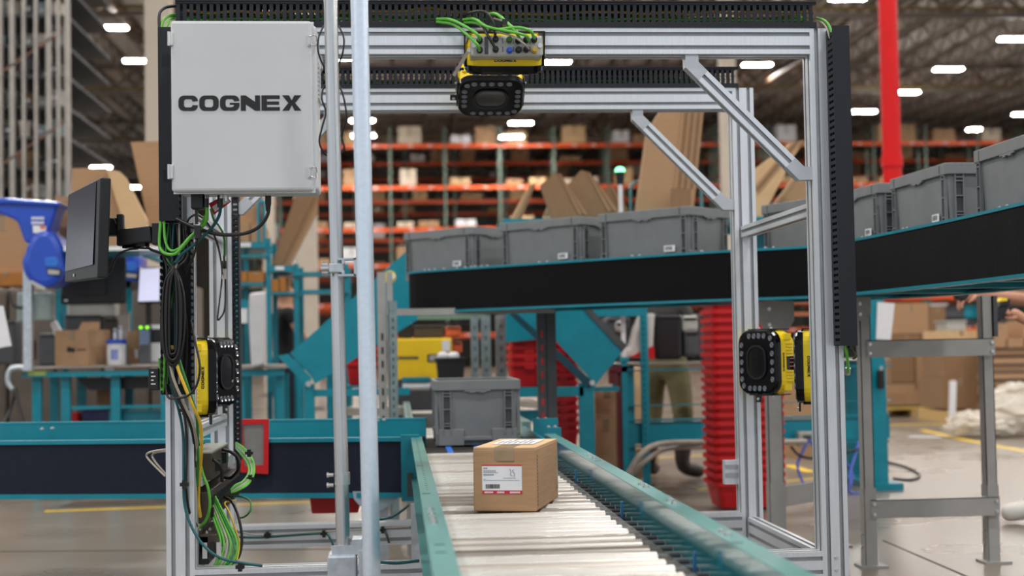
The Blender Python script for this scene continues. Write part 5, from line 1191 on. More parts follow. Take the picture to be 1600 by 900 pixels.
t_thin = carton('thin brown carton standing between the tub and the terminal', 199, 519, 216, 571, 11.3, .12, CARD, labelpatch=(.7, .2, .98, .45))
slab('document_holder', 'pale upright card holder behind the tub', 'holder', [(185, 492), (202, 488), (203, 535), (186, 538)], 11.5, .03, mat('pale_board', (178, 170, 160), .7))
slab('wrapped_roll', 'white twisted paper sheet hanging left of the emblem box', 'paper', [(78, 506), (86, 500), (97, 518), (95, 530), (84, 524)], 11.3, .05, PAPER, bevel=.01)
for k, (x0, y0, x1, y1, m, lab) in enumerate(((100, 490, 160, 522, GREYD, 'dark equipment case behind the emblem box'), (160, 496, 184, 560, DEVM, 'brown equipment case behind the tub'), (60, 520, 90, 572, GREYD, 'dark equipment case left of the emblem box'), (-10, 500, 24, 570, GREYD, 'dark equipment case behind the poster'), (104, 470, 180, 496, CONGREY, 'pale roll of film behind the bench, under the monitor back'), (150, 500, 158, 516, LEDGR if False else mat('green_block', (70, 140, 50), .5), 'small green block behind the emblem box'))):
    t = thing('equipment_case', lab, 'case', base_of(x0, x1, y1, 11.9)); pxbox(MB(), x0, y0, x1, y1, 11.9, .2).build('shell', m, t, .02); pxbox(MB(), x0+3, y0+3, x1-3, y0+6, 11.89, .02).build('lid_edge', BLK, t)
for k, (x0, y0, x1, y1, m, lab) in enumerate(((110, 645, 122, 665, RED, 'small red tool under the workbench'), (128, 640, 200, 668, mat('dark_blue_crate', (40, 46, 90), .5), 'dark blue crate under the workbench'), (150, 600, 180, 634, CARD2, 'brown carton under the middle of the workbench'))):
    t = thing('stored_item', lab, 'item', base_of(x0, x1, y1, 11.5)); pxbox(MB(), x0, y0, x1, y1, 11.4, .3).build('body', m, t, .015); pxbox(MB(), x0+1, y0, x1-1, y0+3, 11.39, .32).build('rim', m, t)
slab('keyboard_tray', 'black tray hanging under the workbench top', 'tray', [(120, 592), (248, 588), (248, 606), (140, 610)], 11.2, .3, BLK)
for o in list(COL.objects):
    if o.parent is None and o.name.split('.')[0] in ('tub', 'handheld_terminal', 'label_printer', 'handle', 'tablet_screen'): o.location.z = ZBL+.002
t_emb.location.z = ZBL+.002; t_thin.location.z = ZBL+.002
# back of the left work area: dark cupboards so the clutter stands against something
t = thing('steel_cupboard', 'row of dim brown steel cupboards behind the left workbench', 'cupboard', (P(120, 600, Y=14).x, 14.3, 0))
for k in range(5):
    a, b = P(-60+k*74, 470, Y=14), P(10+k*74, 470, Y=14); MB().box(a.x, 14, .05, b.x, 14.5, P(0, 452, Y=14).z).build('body', mat('brown_grey_steel', (104, 92, 82), .6, 0, .15, 4), t, .01); MB().box(a.x+.02, 13.985, .1, b.x-.02, 14, P(0, 458, Y=14).z).build('door', mat('dim_brown_door', (86, 76, 68), .6, 0, .2, 4), t)
# ---- left chute and its stand
YC2 = 10.0
ch = thing('chute', 'pale blue-teal sheet chute slanting down to the left behind the posts', 'chute', P(540, 600, Y=YC2))
slabp('slide', TEAL, [(453, 552), (640, 388), (652, 470), (486, 588)], YC2, .012, ch); slabp('side_flange', TEAL, [(486, 588), (652, 470), (652, 500), (492, 600)], YC2-.02, .01, ch); slabp('end_lip', TEAL, [(433, 556), (450, 553), (487, 590), (482, 605), (476, 600)], YC2-.04, .01, ch)
mb = MB(); q = P(482, 600, Y=YC2-.05); mb.cyl((q.x, YC2-.06, q.z), (q.x, YC2-.045, q.z), .02, 10); mb.build('bolt', ZINC, ch)
fp(ch, 'leg', TEAL, [(477, 600, 491, 668, YC2, .06), (511, 575, 521, 668, YC2+.4, .05), (465, 590, 475, 668, YC2+.4, .05)]); fp(ch, 'cross_rail', TEAL, [(488, 606, 640, 620, YC2+.02, .04), (500, 652, 640, 662, YC2+.3, .04)])
for px in (477, 465): pass
tag(slab('tray', 'light grey tray of rollers under the left chute', 'tray', [(540, 638), (640, 636), (640, 648), (540, 650)], YC2+.3, .3, mat('pale_metal', (190, 180, 165), .4, .3)), kind=None)
# ---- people helpers
def skin_part(nodes, edges, sub=2):
    me = bpy.data.meshes.new('skin_tmp'); me.from_pydata([n[0] for n in nodes], edges, []); o = bpy.data.objects.new('skin_tmp', me); COL.objects.link(o)
    o.modifiers.new('s', 'SKIN').use_smooth_shade = True; s = o.modifiers.new('d', 'SUBSURF'); s.levels = sub; s.render_levels = sub
    for i, n in enumerate(nodes): me.skin_vertices[0].data[i].radius = (n[1], n[1]) if not isinstance(n[1], tuple) else n[1]; me.skin_vertices[0].data[i].use_root = (i == 0)
    dg = bpy.context.evaluated_depsgraph_get(); dg.update(); ev = o.evaluated_get(dg); m2 = ev.to_mesh()
    vs = [tuple(v.co) for v in m2.vertices]; fs = [tuple(p.vertices) for p in m2.polygons]; ev.to_mesh_clear(); bpy.data.objects.remove(o); return vs, fs
def person(label, loc, yaw, J, mats, nodemat, hair=HAIR, hs=1.0, watch=False):
    """J: joint name -> local (x right, y forward, z up); one continuous skinned body with materials by region"""
    nm = ['pelvis', 'waist', 'chest', 'neck', 'head0', 'head1', 'shL', 'elL', 'wrL', 'paL', 'shR', 'elR', 'wrR', 'paR', 'hiL', 'knL', 'anL', 'toL', 'hiR', 'knR', 'anR', 'toR']
    rad = dict(pelvis=(.15, .115), waist=(.135, .10), chest=(.155, .105), neck=.058, head0=.075, head1=.088, sh=.062, el=.047, wr=.033, pa=.039, hi=.118, kn=.088, an=.066, to=.055)
    nodes = [(Vector(J[n]), rad.get(n) or rad[n[:2]]) for n in nm]; ix = {n: i for i, n in enumerate(nm)}
    ed = [('pelvis', 'waist'), ('waist', 'chest'), ('chest', 'neck'), ('neck', 'head0'), ('head0', 'head1'), ('chest', 'shL'), ('shL', 'elL'), ('elL', 'wrL'), ('wrL', 'paL'), ('chest', 'shR'), ('shR', 'elR'), ('elR', 'wrR'), ('wrR', 'paR'), ('pelvis', 'hiL'), ('hiL', 'knL'), ('knL', 'anL'), ('anL', 'toL'), ('pelvis', 'hiR'), ('hiR', 'knR'), ('knR', 'anR'), ('anR', 'toR')]
    vs, fs = skin_part(nodes, [(ix[a], ix[b]) for a, b in ed])
    t = thing('person', label, 'person', loc)
    M = Matrix.Translation(loc) @ Matrix.Rotation(yaw, 4, 'Z')
    seg = [(ix[a], ix[b], a, b) for a, b in ed]; mb = MB()
    for f in fs:
        c = Vector((0, 0, 0))
        for i in f: c += Vector(vs[i])
        c /= len(f); best, bm = 9e9, 0
        for i, j, a, b in seg:
            p, q = nodes[i][0], nodes[j][0]; d = q-p; k = max(0, min(1, (c-p).dot(d)/d.length_squared)); e = (c-p-d*k).length-sum(sum(r_) / 2 if isinstance(r_, tuple) else r_ for r_ in (nodes[i][1], nodes[j][1]))/2
            if e < best: best, bm = e, nodemat(a, b, k, c)
        mb.f.append(list(f)); mb.mi.append(bm); mb.sm.append(True)
    mb.v = [tuple(M @ Vector(v)) for v in vs]
    # fingers, each its own tapering chain rooted in the palm
    for s in 'LR':
        w, p = Vector(J['wr'+s]), Vector(J['pa'+s]); d = (p-w).normalized(); up = Vector(J.get('up'+s, (0, 0, 1))); sd = d.cross(up).normalized(); bend = sd.cross(d).normalized()*-1*J.get('curl'+s, 1)
        for k, (o_, L) in enumerate(((-.028, .066), (-.0095, .074), (.0095, .07), (.028, .056))):
            L *= hs; b0 = p+sd*o_*hs; ns = [(b0, .0095*hs), (b0+d*L*.45+bend*L*.12, .009*hs), (b0+d*L*.72+bend*L*.42, .0085*hs), (b0+d*L*.78+bend*L*.8, .0075*hs)]
            v2, f2 = skin_part(ns, [(0, 1), (1, 2), (2, 3)], 1); mb.add([M @ Vector(v) for v in v2], f2, 0, True)
        b0 = p-d*.045-sd*.022; ns = [(b0, .012), (b0-sd*.026+d*.022+bend*.01, .0105), (b0-sd*.03+d*.05+bend*.024, .0095), (b0-sd*.022+d*.068+bend*.034, .008)]
        v2, f2 = skin_part(ns, [(0, 1), (1, 2), (2, 3)], 1); mb.add([M @ Vector(v) for v in v2], f2, 0, True)
    hd = Vector(J['head1']); fwd = Vector((0, 1, 0))
    mb.ring([[M @ (hd+Vector((math.cos(a)*r, .078+y, -.02+z+math.sin(a)*r*1.3))) for a in [2*math.pi*k/8 for k in range(8)]] for r, y, z in ((.018, 0, 0), (.013, .016, -.006), (.005, .026, -.01))], 0, True)
    for sx in (-1, 1): mb.ring([[M @ (hd+Vector((sx*(.082+x), math.cos(a)*r*.7, -.02+math.sin(a)*r))) for a in [2*math.pi*k/8 for k in range(8)]] for r, x in ((.028, 0), (.03, .01), (.02, .018))], 0, True)
    for sx in (-1, 1): mb.ring([[M @ (hd+Vector((sx*.031+math.cos(a)*r*1.4, .083+y, .012+math.sin(a)*r*.8))) for a in [2*math.pi*k/8 for k in range(8)]] for r, y in ((.010, -.004), (.008, .002), (.003, .004))], len(mats)-1, True)
    mb.ring([[M @ (hd+Vector((math.cos(a)*.024, .079+y, -.062+math.sin(a)*.006))) for a in [2*math.pi*k/8 for k in range(8)]] for y in (-.004, .004)], len(mats)-1, True)
    o = mb.build('body', mats, t)
    if watch: w, e = M @ Vector(J['wrR']), M @ Vector(J['elR']); q = (e-w).normalized(); MB().cyl(w+q*.01, w+q*.04, .036, 14).cyl(w+q*.025+Vector((-.03, -.02, 0)), w+q*.025+Vector((-.042, -.028, 0)), .018, 12).build('wrist_watch', BLK, t)
    hb = MB(); L = []
    for k in range(7):
        a = math.pi/2*k/6.0; r = .106*math.cos(a*.98)
        L.append([M @ (hd+Vector((math.cos(q)*r*.92, math.sin(q)*r-.012+(0 if math.sin(q) < .5 else -.012), .0+.115*math.sin(a)+(-.06 if math.sin(q) < -.2 and k == 0 else 0)+(.03 if math.sin(q) > .5 and k == 0 else 0)))) for q in [2*math.pi*i/16 for i in range(16)]])
    hb.ring(L, 0, True).build('hair', hair, t)
    return t
def stand_pose(**kw):
    J = dict(pelvis=(0, 0, .97), waist=(0, .0, 1.12), chest=(0, -.01, 1.33), neck=(0, 0, 1.50), head0=(0, .015, 1.58), head1=(0, .02, 1.67), shL=(-.19, -.01, 1.41), elL=(-.25, -.02, 1.13), wrL=(-.25, .06, .90), paL=(-.25, .09, .83), shR=(.19, -.01, 1.41), elR=(.25, -.02, 1.13), wrR=(.25, .06, .90), paR=(.25, .09, .83),
             hiL=(-.10, 0, .90), knL=(-.11, .02, .50), anL=(-.11, -.02, .09), toL=(-.12, .16, .045), hiR=(.10, 0, .90), knR=(.11, .02, .50), anR=(.11, -.02, .09), toR=(.12, .16, .045)); J.update(kw); return J
def wear(sleeve_long=True, boot=.30):
    def f(a, b, k, c):
        if a in ('neck', 'head0') : return 0
        if b in ('neck',): return 1 if k < .6 else 0
        if a[:2] in ('wr',): return 0
        if a[:2] == 'el': return (1 if sleeve_long and k < .92 else 0)
        if a[:2] == 'sh' : return 1 if sleeve_long or k < .6 else 0
        if b[:2] in ('sh', 'ch', 'wa'): return 1
        if a[:2] == 'an': return 3
        if a[:2] == 'kn': return 3 if c.z < boot else 2
        return 2
    return f
# worker in black, left
person('worker in a black short-sleeved top bending an arm behind the left chute', (P(445, 560, Y=12.95).x, 12.95, 0), math.radians(-70), stand_pose(shR=(.19, .0, 1.43), elR=(.27, .05, 1.27), wrR=(.28, .16, 1.10), paR=(.28, .19, 1.03)), [SKIN, SHIRT, JEANS, BOOT, HAIR], wear(False, .12), watch=True)
# worker in olive trousers, right
p1 = P(1062, 756, z=0)
person('worker in olive trousers and dark lace-up boots behind the right workbench', (p1.x, p1.y+.5, 0), math.radians(-40), stand_pose(hiL=(-.11, 0, .90), hiR=(.11, 0, .90), knL=(-.15, .04, .5), anL=(-.17, -.02, .09), toL=(-.19, .15, .05), knR=(.15, .02, .50), anR=(.17, -.06, .09), toR=(.29, .09, .05), elR=(.22, .10, 1.14), wrR=(.15, .33, 1.12), paR=(.14, .40, 1.11), elL=(-.22, .10, 1.14), wrL=(-.15, .33, 1.12), paL=(-.14, .40, 1.11)), [SKIN, mat('grey_cotton', (90, 88, 86), .85), PANTS, BOOT, HAIR], wear(True, .27))
# worker at the right edge holding a scanner
Yh = 8.2; hp = P(1580, 490, Y=Yh); base = Vector((P(1590, 815, z=0).x+.34, Yh, 0))
lx = lambda w: (Matrix.Rotation(-math.radians(80), 4, 'Z') @ (Vector(w)-base))
R_ = lambda px, py, Y=Yh: tuple(lx(P(px, py, Y=Y)))
person('worker mostly outside the right edge, one hand gripping a black handheld scanner', tuple(base), math.radians(80), stand_pose(paL=R_(1578, 487), wrL=R_(1602, 500), elL=R_(1655, 520, 8.15), shL=(-.19, -.01, 1.41), upL=tuple(Matrix.Rotation(-math.radians(80), 3, 'Z') @ Vector((0, -.5, 1))), paR=R_(1512, 464, 8.5), wrR=R_(1534, 460, 8.5), elR=R_(1620, 470, 8.5), anL=(-.1, .25, .09), toL=(-.1, .46, .05), knL=(-.1, .16, .5)), [SKIN, SHIRT, JEANS, SHOEW, HAIR], wear(False, .10), hs=1.25)
t = thing('handheld_scanner', 'black handheld scanner with a yellow top in the hand at the right edge', 'scanner', P(1566, 500, Y=8.12))
slab('grip', None, None, [(1554, 496), (1560, 478), (1570, 474), (1578, 480), (1570, 494), (1562, 503)], 8.10, .05, BLK, t, bevel=.008); slab('head', None, None, [(1560, 480), (1566, 467), (1580, 466), (1578, 478)], 8.09, .07, BLK, t, bevel=.008); slab('top_cap', None, None, [(1563, 471), (1566, 465), (1574, 466), (1574, 470)], 8.085, .06, YEL, t)
t = thing('handheld_scanner', 'black device held by the far hand under the curved conveyor', 'scanner', P(1500, 468, Y=8.45)); slab('body', None, None, [(1490, 455), (1508, 453), (1516, 462), (1508, 470), (1496, 468)], 8.45, .05, BLK, t, bevel=.008); slab('trigger', None, None, [(1500, 466), (1506, 466), (1504, 474)], 8.46, .02, GREYD, t)
# ---- yellow machine
ym = thing('strapping_machine', 'flat yellow machine cabinet behind the tote conveyor', 'machine', P(660, 600, Y=11.2)); 
pxbox(MB(), 618, 528, 706, 596, 11.2, .5).build('panel', YELD, ym, .01); pxbox(MB(), 668, 553, 694, 566, 11.195, .02).build('window', BLK, ym); pxbox(MB(), 671, 555, 686, 564, 11.19, .01).build('window_glass', CONGREY, ym)
mb = MB()
for k in range(12): pxbox(mb, 622+k*2.7, 557, 624+k*2.7, 561, 11.194, .006)
mb.build('name_strip', GREYD, ym); pxbox(MB(), 691, 532, 703, 549, 11.19, .01).build('notice', PAPER, ym)
a = P(620, 596, Y=11.25); b = P(704, 596, Y=11.25); MB().box(a.x, 11.25, 0, b.x, 11.65, a.z).build('plinth', GREYD, ym)
t = thing('infeed_roller', 'white roller drum with a teal hood at the end of the tote conveyor', 'roller', P(645, 610, Y=10.75)); pxbox(MB(), 628, 589, 672, 596, 10.7, .06).build('hood', TEAL, t); A, B = P(629, 603, Y=10.75), P(672, 603, Y=10.75); MB().cyl(A, B, .035, 14).build('drum', PAPER, t); MB().box(A.x-.03, 10.73, 0, A.x, 10.77, A.z+.05).build('leg', GREYD, t); MB().box(B.x, 10.73, 0, B.x+.03, 10.77, B.z+.05).build('leg', GREYD, t)
t = thing('tote', 'black open bin holding white parcels behind the grey tote', 'bin', P(700, 575, Y=10.2)); slab('shell', None, None, [(682, 562), (726, 560), (722, 641), (690, 641)], 10.2, .25, BLK, t); slab('rim', None, None, [(680, 560), (728, 558), (728, 563), (680, 565)], 10.19, .27, BLK, t)
for px in (692, 709):
    c = P(px, 556, Y=10.3); tag(MB().lathe([(.0, 0), (.035, .008), (.045, .03), (.035, .055), (.012, .065)], 12, M=Matrix.Translation((c.x, 10.3, c.z-.035))).build('parcel', PAPER), 'small white parcel in the black bin, '+('left' if px < 700 else 'right')+' one', 'parcel')
bkc = thing('conveyor_undercarriage', 'grey-green portal and posts of the conveyor beyond the yellow machine', 'frame', P(690, 600, Y=12.2)); fp(bkc, 'beam', mat('pale_green_steel', (120, 150, 132), .5), [(636, 491, 758, 500, 12.2, .08)]); fp(bkc, 'beam', GREYD, [(640, 503, 745, 508, 12.3, .06)])
for px in (632, 757): a = P(px, 500, Y=12.2); MB().box(a.x, 12.2, 0, a.x+.05, 12.36, a.z).build('leg', GREYD, bkc)
for x0, x1, Y in ((737, 747, 10.9), (753, 766, 10.6), (776, 790, 10.2)):
    A, B = P(x0, 590, Y=Y), P(x1, 492, Y=Y); t = thing('steel_post', f'blue-grey steel post behind the tote, {["leftmost","middle","rightmost"][[737,753,776].index(x0)]} of three', 'post', ((A.x+B.x)/2, Y, 0)); MB().box(A.x, Y, 0, B.x, Y+.05, B.z).build('shaft', GREYB, t)
    mb = MB()
    for k in range(10): mb.box((A.x+B.x)/2-.006, Y-.002, .5+k*.08, (A.x+B.x)/2+.006, Y, .53+k*.08)
    mb.build('holes', GREYD, t)
for k, (x0, y0, x1, y1, m, lab) in enumerate(((622, 506, 645, 528, BLK, 'black box on the yellow machine, left one'), (646, 508, 694, 528, DEVM, 'brown equipment on top of the yellow machine'), (696, 510, 720, 526, mat('orange_pack', (200, 90, 50), .6), 'orange pack on the shelf right of the yellow machine'), (706, 534, 722, 552, mat('orange_pack', (200, 90, 50)), 'lower orange pack right of the yellow machine'))):
    t = thing('stored_item', lab, 'item', base_of(x0, x1, y1, 11.6)); pxbox(MB(), x0, y0, x1, y1, 11.5, .25).build('body', m, t, .015); pxbox(MB(), x0+2, y0+1, x1-2, y0+4, 11.49, .02).build('edge', BLK, t)
q = P(609, 433, Y=9.4); t = thing('rotary_switch', 'small yellow and white rotary switch at the left end of the curved conveyor', 'switch', q)
MB().cyl((q.x, 9.38, q.z), (q.x, 9.42, q.z), .042, 14).build('yellow_ring', YEL, t); MB().cyl((q.x+.015, 9.35, q.z), (q.x+.015, 9.38, q.z), .02, 10).build('knob', PAPER, t); MB().bar((q.x, 9.45, 0), (q.x, 9.45, q.z), .04, .04).build('post', TEAL, t)
# ---- right chute
YR2 = 9.4
c2 = thing('chute', 'dark teal diamond-shaped chute end under the curved conveyor, right of the tote', 'chute', P(920, 600, Y=YR2))
slabp('side_sheet', TEAL, [(866, 482), (912, 481), (973, 549), (931, 601), (866, 530)], YR2, .012, c2); slabp('under_rail', mat('dark_teal', (4, 62, 78), .45), [(796, 490), (808, 490), (926, 596), (922, 606), (912, 600)], YR2-.02, .05, c2); slabp('edge_guard', GREYD, [(910, 481), (922, 481), (980, 540), (973, 549)], YR2-.01, .05, c2); slabp('back_sheet', TEAL, [(790, 487), (842, 487), (842, 530), (790, 535)], YR2+.3, .01, c2)
fp(c2, 'leg', TEAL, [(908, 598, 928, 770, YR2, .06)]); fp(c2, 'cross_rail', TEAL, [(800, 604, 912, 621, YR2, .05), (928, 604, 968, 612, YR2+.3, .05), (805, 640, 862, 660, YR2+.1, .05)])
q = P(925, 598, Y=YR2-.02); MB().cyl((q.x, YR2-.035, q.z), (q.x, YR2-.02, q.z), .018, 10).build('bolt', ZINC, c2)
fp(c2, 'upper_rail', TEAL, [(915, 478, 1005, 495, YR2+.5, .05)])
slab('tray', 'pale roller tray behind the tote, left of the grey portal leg', 'tray', [(812, 626), (845, 628), (845, 638), (812, 636)], 9.2, .25, mat('pale_metal', (190, 180, 165)))
# ---- red bins
def red_bin(w=.47, d=.40, h=.17):
    t = thing('red_bin', 'red bin', 'bin', (0, 0, 0))
    def lp(a, b, z): return [(x, y, z) for x, y in rrect(a, b, .03, 2)]
    MB().ring([lp(w-.09, d-.08, 0), lp(w-.02, d-.02, h), lp(w-.03, d-.03, h), lp(w-.10, d-.09, .006)]).build('shell', RED, t)
    MB().ring([lp(w-.018, d-.018, h-.03), lp(w, d, h-.028), lp(w, d, h), lp(w-.03, d-.03, h)], c0=False, c1=False).build('rim', RED, t)
    MB().box(-.06, -d/2-.004, h-.05, .06, -d/2+.012, h-.03).build('grip', RED, t)
    return t
rb0 = red_bin(); rbs = snap(rb0); first = True
ORD = ['bottom', 'second', 'third', 'fourth', 'fifth', 'sixth', 'seventh', 'eighth', 'ninth', 'tenth', 'eleventh', 'twelfth', 'thirteenth', 'fourteenth', 'fifteenth', 'sixteenth', 'seventeenth', 'eighteenth', 'nineteenth', 'twentieth', 'twenty-first', 'twenty-second', 'twenty-third']
def stack(px0, px1, ybot, Y, n, pitch, where, wscale):
    global first
    x = (P(px0, ybot, Y=Y).x+P(px1, ybot, Y=Y).x)/2; w = P(px1, ybot, Y=Y).x-P(px0, ybot, Y=Y).x; z = max(0, P(px0, ybot, Y=Y).z)+.002
    for k in range(n):
        lab = f'red bin in the nested stack {where}, ' + ('topmost' if k == n-1 else ('lowest' if k == 0 else f'{ORD[k]} from its bottom'))
        if first: o = rb0; o['label'] = lab; first = False
        else: o = copy_tree(rbs, lab)
        o.location = (x+random.uniform(-.002, .002), Y+.2, z+k*pitch); o.scale = (w/.47, 1, 1); o.rotation_euler.z = random.uniform(-.004, .004); o['group'] = 'red bins nested '+where
stack(1119, 1231, 796, 9.1, 22, .056, 'behind the rear right post', 1)
stack(798, 858, 605, 9.75, 8, .055, 'left of the grey portal leg', 1)
stack(858, 906, 712, 9.6, 13, .055, 'behind the right chute leg', 1)
stack(540, 590, 602, 10.6, 4, .055, 'between the grey and white posts', 1)
t = thing('pallet_shelf', 'teal shelf carrying the red bins left of the grey portal leg', 'shelf', P(828, 606, Y=9.7)); fp(t, 'deck', TEAL, [(792, 605, 866, 612, 9.65, .5)]); 
for px in (794, 850): a = P(px, 640, Y=9.7); MB().box(a.x, 9.7, 0, a.x+.04, 9.74, P(px, 611, Y=9.7).z).build('leg', TEAL, t)
t = thing('bin_shelf', 'teal shelf carrying the red bins between the front posts', 'shelf', P(565, 606, Y=10.5)); fp(t, 'deck', TEAL, [(534, 602, 600, 606, 10.5, .5)])
for px in (536, 594): a = P(px, 640, Y=10.55); MB().box(a.x, 10.55, 0, a.x+.04, 10.59, P(px, 605, Y=10.55).z).build('leg', TEAL, t)
# ---- right workbench
YB = 10.2
wb = thing('workbench', 'teal workbench with perforated uprights and a grey top behind the right posts', 'workbench', (P(1180, 700, Y=YB).x, YB+.4, 0))
pxbox(MB(), 972, 561, 1392, 570, YB, .8).build('tabletop', TABLE, wb, .004)
fp(wb, 'top_rail', TEAL, [(980, 570, 1394, 580, YB+.02, .04)]); fp(wb, 'mid_rail', TEAL, [(978, 625, 1394, 635, YB+.02, .04)])
fp(wb, 'lower_panel', TEAL, [(978, 652, 1390, 694, YB+.06, .03)]); fp(wb, 'lower_rail', TEAL, [(978, 690, 1390, 697, YB+.03, .06), (978, 650, 1390, 656, YB+.04, .05)])
for x0, x1, yt in ((1005, 1016, 462), (1361, 1386, 455)):
    a, b = P(x0, 700, Y=YB-.02), P(x1, 700, Y=YB-.02); u = MB().box(a.x, YB-.02, .05, b.x, YB+.03, P(x0, yt, Y=YB).z).build('upright', TEAL, wb)
    mb = MB()
    for k in range(30): mb.box(a.x+.012, YB-.0215, .2+k*.045, a.x+.022, YB-.02, .222+k*.045)
    mb.build('holes', mat('dark_teal', (4, 62, 78)), u)
for x0, x1 in ((978, 993), (1361, 1387)):
    a, b = P(x0, 700, Y=YB+.05), P(x1, 700, Y=YB+.05); MB().box(a.x, YB+.05, .05, b.x, YB+.12, .95).build('leg', TEAL, wb); MB().box(a.x-.05, YB-.12, .0, b.x+.05, YB+.8, .05).build('foot', TEAL, wb)
    MB().box(a.x, YB+.6, .05, b.x, YB+.66, .95).build('leg', TEAL, wb)
gc([(982, 740, 9.9), (1000, 712, 9.9), (1030, 694, 9.95), (1100, 691, 10), (1160, 692, 10), (1260, 690, 10)], CABLE_W, .022, 'upper grey hose running under the right workbench')
gc([(986, 742, 9.95), (1006, 722, 9.95), (1040, 702, 10), (1100, 699, 10), (1170, 697, 10)], CABLE_W, .018, 'lower grey hose running under the right workbench')
t = thing('outlet_box', 'pale socket box on the lower panel of the right workbench', 'electrical box', P(1262, 698, Y=10.18)); pxbox(MB(), 1248, 674, 1275, 698, 10.14, .08).build('case', CONGREY, t, .008); pxbox(MB(), 1256, 680, 1268, 690, 10.13, .02).build('socket', GREYD, t)
gc([(1262, 688, 10.1), (1254, 706, 10.05), (1246, 726, 10.0), (1252, 748, 9.95), (1258, 760, 9.9)], CABLE_B, .010, 'blue cable hanging from the socket box, curling left')
gc([(1264, 688, 10.1), (1278, 700, 10.05), (1320, 722, 10.0), (1332, 745, 9.95), (1326, 768, 9.9), (1350, 772, 9.9)], CABLE_B, .010, 'blue cable hanging from the socket box to the floor right of the post')
gc([(1342, 690, 10.1), (1336, 712, 10.0), (1328, 742, 9.9), (1330, 762, 9.85)], CABLE_B, .009, 'thin blue cable dropping beside the perforated upright')
gc([(1236, 698, 10.1), (1250, 712, 10.0), (1278, 716, 10.0), (1330, 705, 10.0), (1345, 700, 10.1)], CABLE_K, .010, 'black cable sagging under the socket box')
p_ = [G(1388, 725), G(1410, 730), G(1432, 740), G(1436, 748), G(1420, 752), G(1396, 750)]; tag(MB().tube([(x, y, .012) for x, y in p_], .011, 6).build('cable', CABLE_K), 'black cable lying in a loop on the floor right of the workbench foot', 'cable')
for k, (x0, y0, x1, y1, m, lab) in enumerate(((1024, 490, 1066, 562, BLK, 'tall black bin on the right workbench'), (1066, 492, 1092, 520, CONGREY, 'pale box on top of the printer on the right workbench'), (1070, 515, 1094, 558, GREYD, 'dark printer on the right workbench'), (1092, 490, 1120, 562, GREYD, 'grey round-shouldered machine beside the red bin stack'), (962, 500, 978, 520, CONGREY, 'small pale speaker box above the chute'), (948, 495, 986, 540, GREYD, 'dark cabinet behind the chute edge'))):
    t = thing('equipment_case', lab, 'case', base_of(x0, x1, y1, 10.4)); pxbox(MB(), x0, y0, x1, y1, 10.35+.05*(k == 5), .3).build('shell', m, t, .03); pxbox(MB(), x0+3, y0+4, x1-3, y0+8, 10.34+.05*(k == 5), .03).build('lid_edge', BLK, t)
t = thing('sack', 'white sack with a red foot leaning on the right workbench', 'sack', P(1000, 562, Y=10.3)); slab('cloth', None, None, [(975, 545), (985, 543), (992, 515), (1003, 492), (1024, 488), (1020, 560), (975, 560)], 10.25, .2, mat('white_cloth', (206, 202, 196), .8, 0, .05, 9, bump=.3), t, bevel=.03); slab('red_band', None, None, [(984, 558), (1004, 548), (1022, 540), (1023, 561)], 10.23, .06, RED, t)
carton('plain brown carton on the floor right of the chute leg, upper one', 930, 610, 968, 653, 10.4, .4, CARD); carton('plain brown carton on the floor right of the chute leg, lower one', 928, 653, 968, 730, 10.4, .4, CARD)
t = thing('dark_cart', 'dark red cart frame left of the right workbench', 'cart', P(975, 740, Y=10.0)); fp(t, 'upright', mat('maroon_paint', (92, 18, 28), .5), [(967, 575, 978, 745, 10.0, .06)]); fp(t, 'cross_rail', mat('maroon_paint', (92, 18, 28)), [(952, 572, 980, 582, 9.98, .05), (952, 580, 962, 600, 9.98, .04)])
carton('tan carton behind the legs of the right workbench, left one', 990, 575, 1030, 726, 12.5, .4, CARD3); carton('tan carton standing on the floor behind the worker boots', 994, 700, 1016, 748, 10.9, .25, CARD3); carton('tan carton behind the right part of the workbench', 1240, 590, 1360, 716, 13, .4, CARD)
slab('notice_sheet', 'white notice sheet hung on the perforated upright', 'notice', [(1371, 472), (1398, 474), (1392, 531), (1369, 530)], YB-.03, .006, PAPER)
t = thing('tool_hanger', 'black tool hanging on the perforated upright of the right workbench', 'tool', P(1378, 608, Y=10.1)); pxbox(MB(), 1373, 578, 1382, 608, 10.1, .05).build('body', BLK, t, .01); pxbox(MB(), 1375, 572, 1379, 580, 10.11, .02).build('hook', ZINC, t)
t = thing('rack_beam_set', 'rust-coloured shelf beams between the right scanners and the duct', 'rack', P(1250, 560, Y=16)); fp(t, 'beam', mat('rust_orange', (160, 90, 60), .6), [(1225, 468, 1270, 475, 16, .1), (1225, 487, 1280, 494, 16, .1)]); fp(t, 'upright', RACKG, [(1222, 440, 1228, 600, 16.1, .06), (1284, 440, 1290, 600, 16.1, .06)])
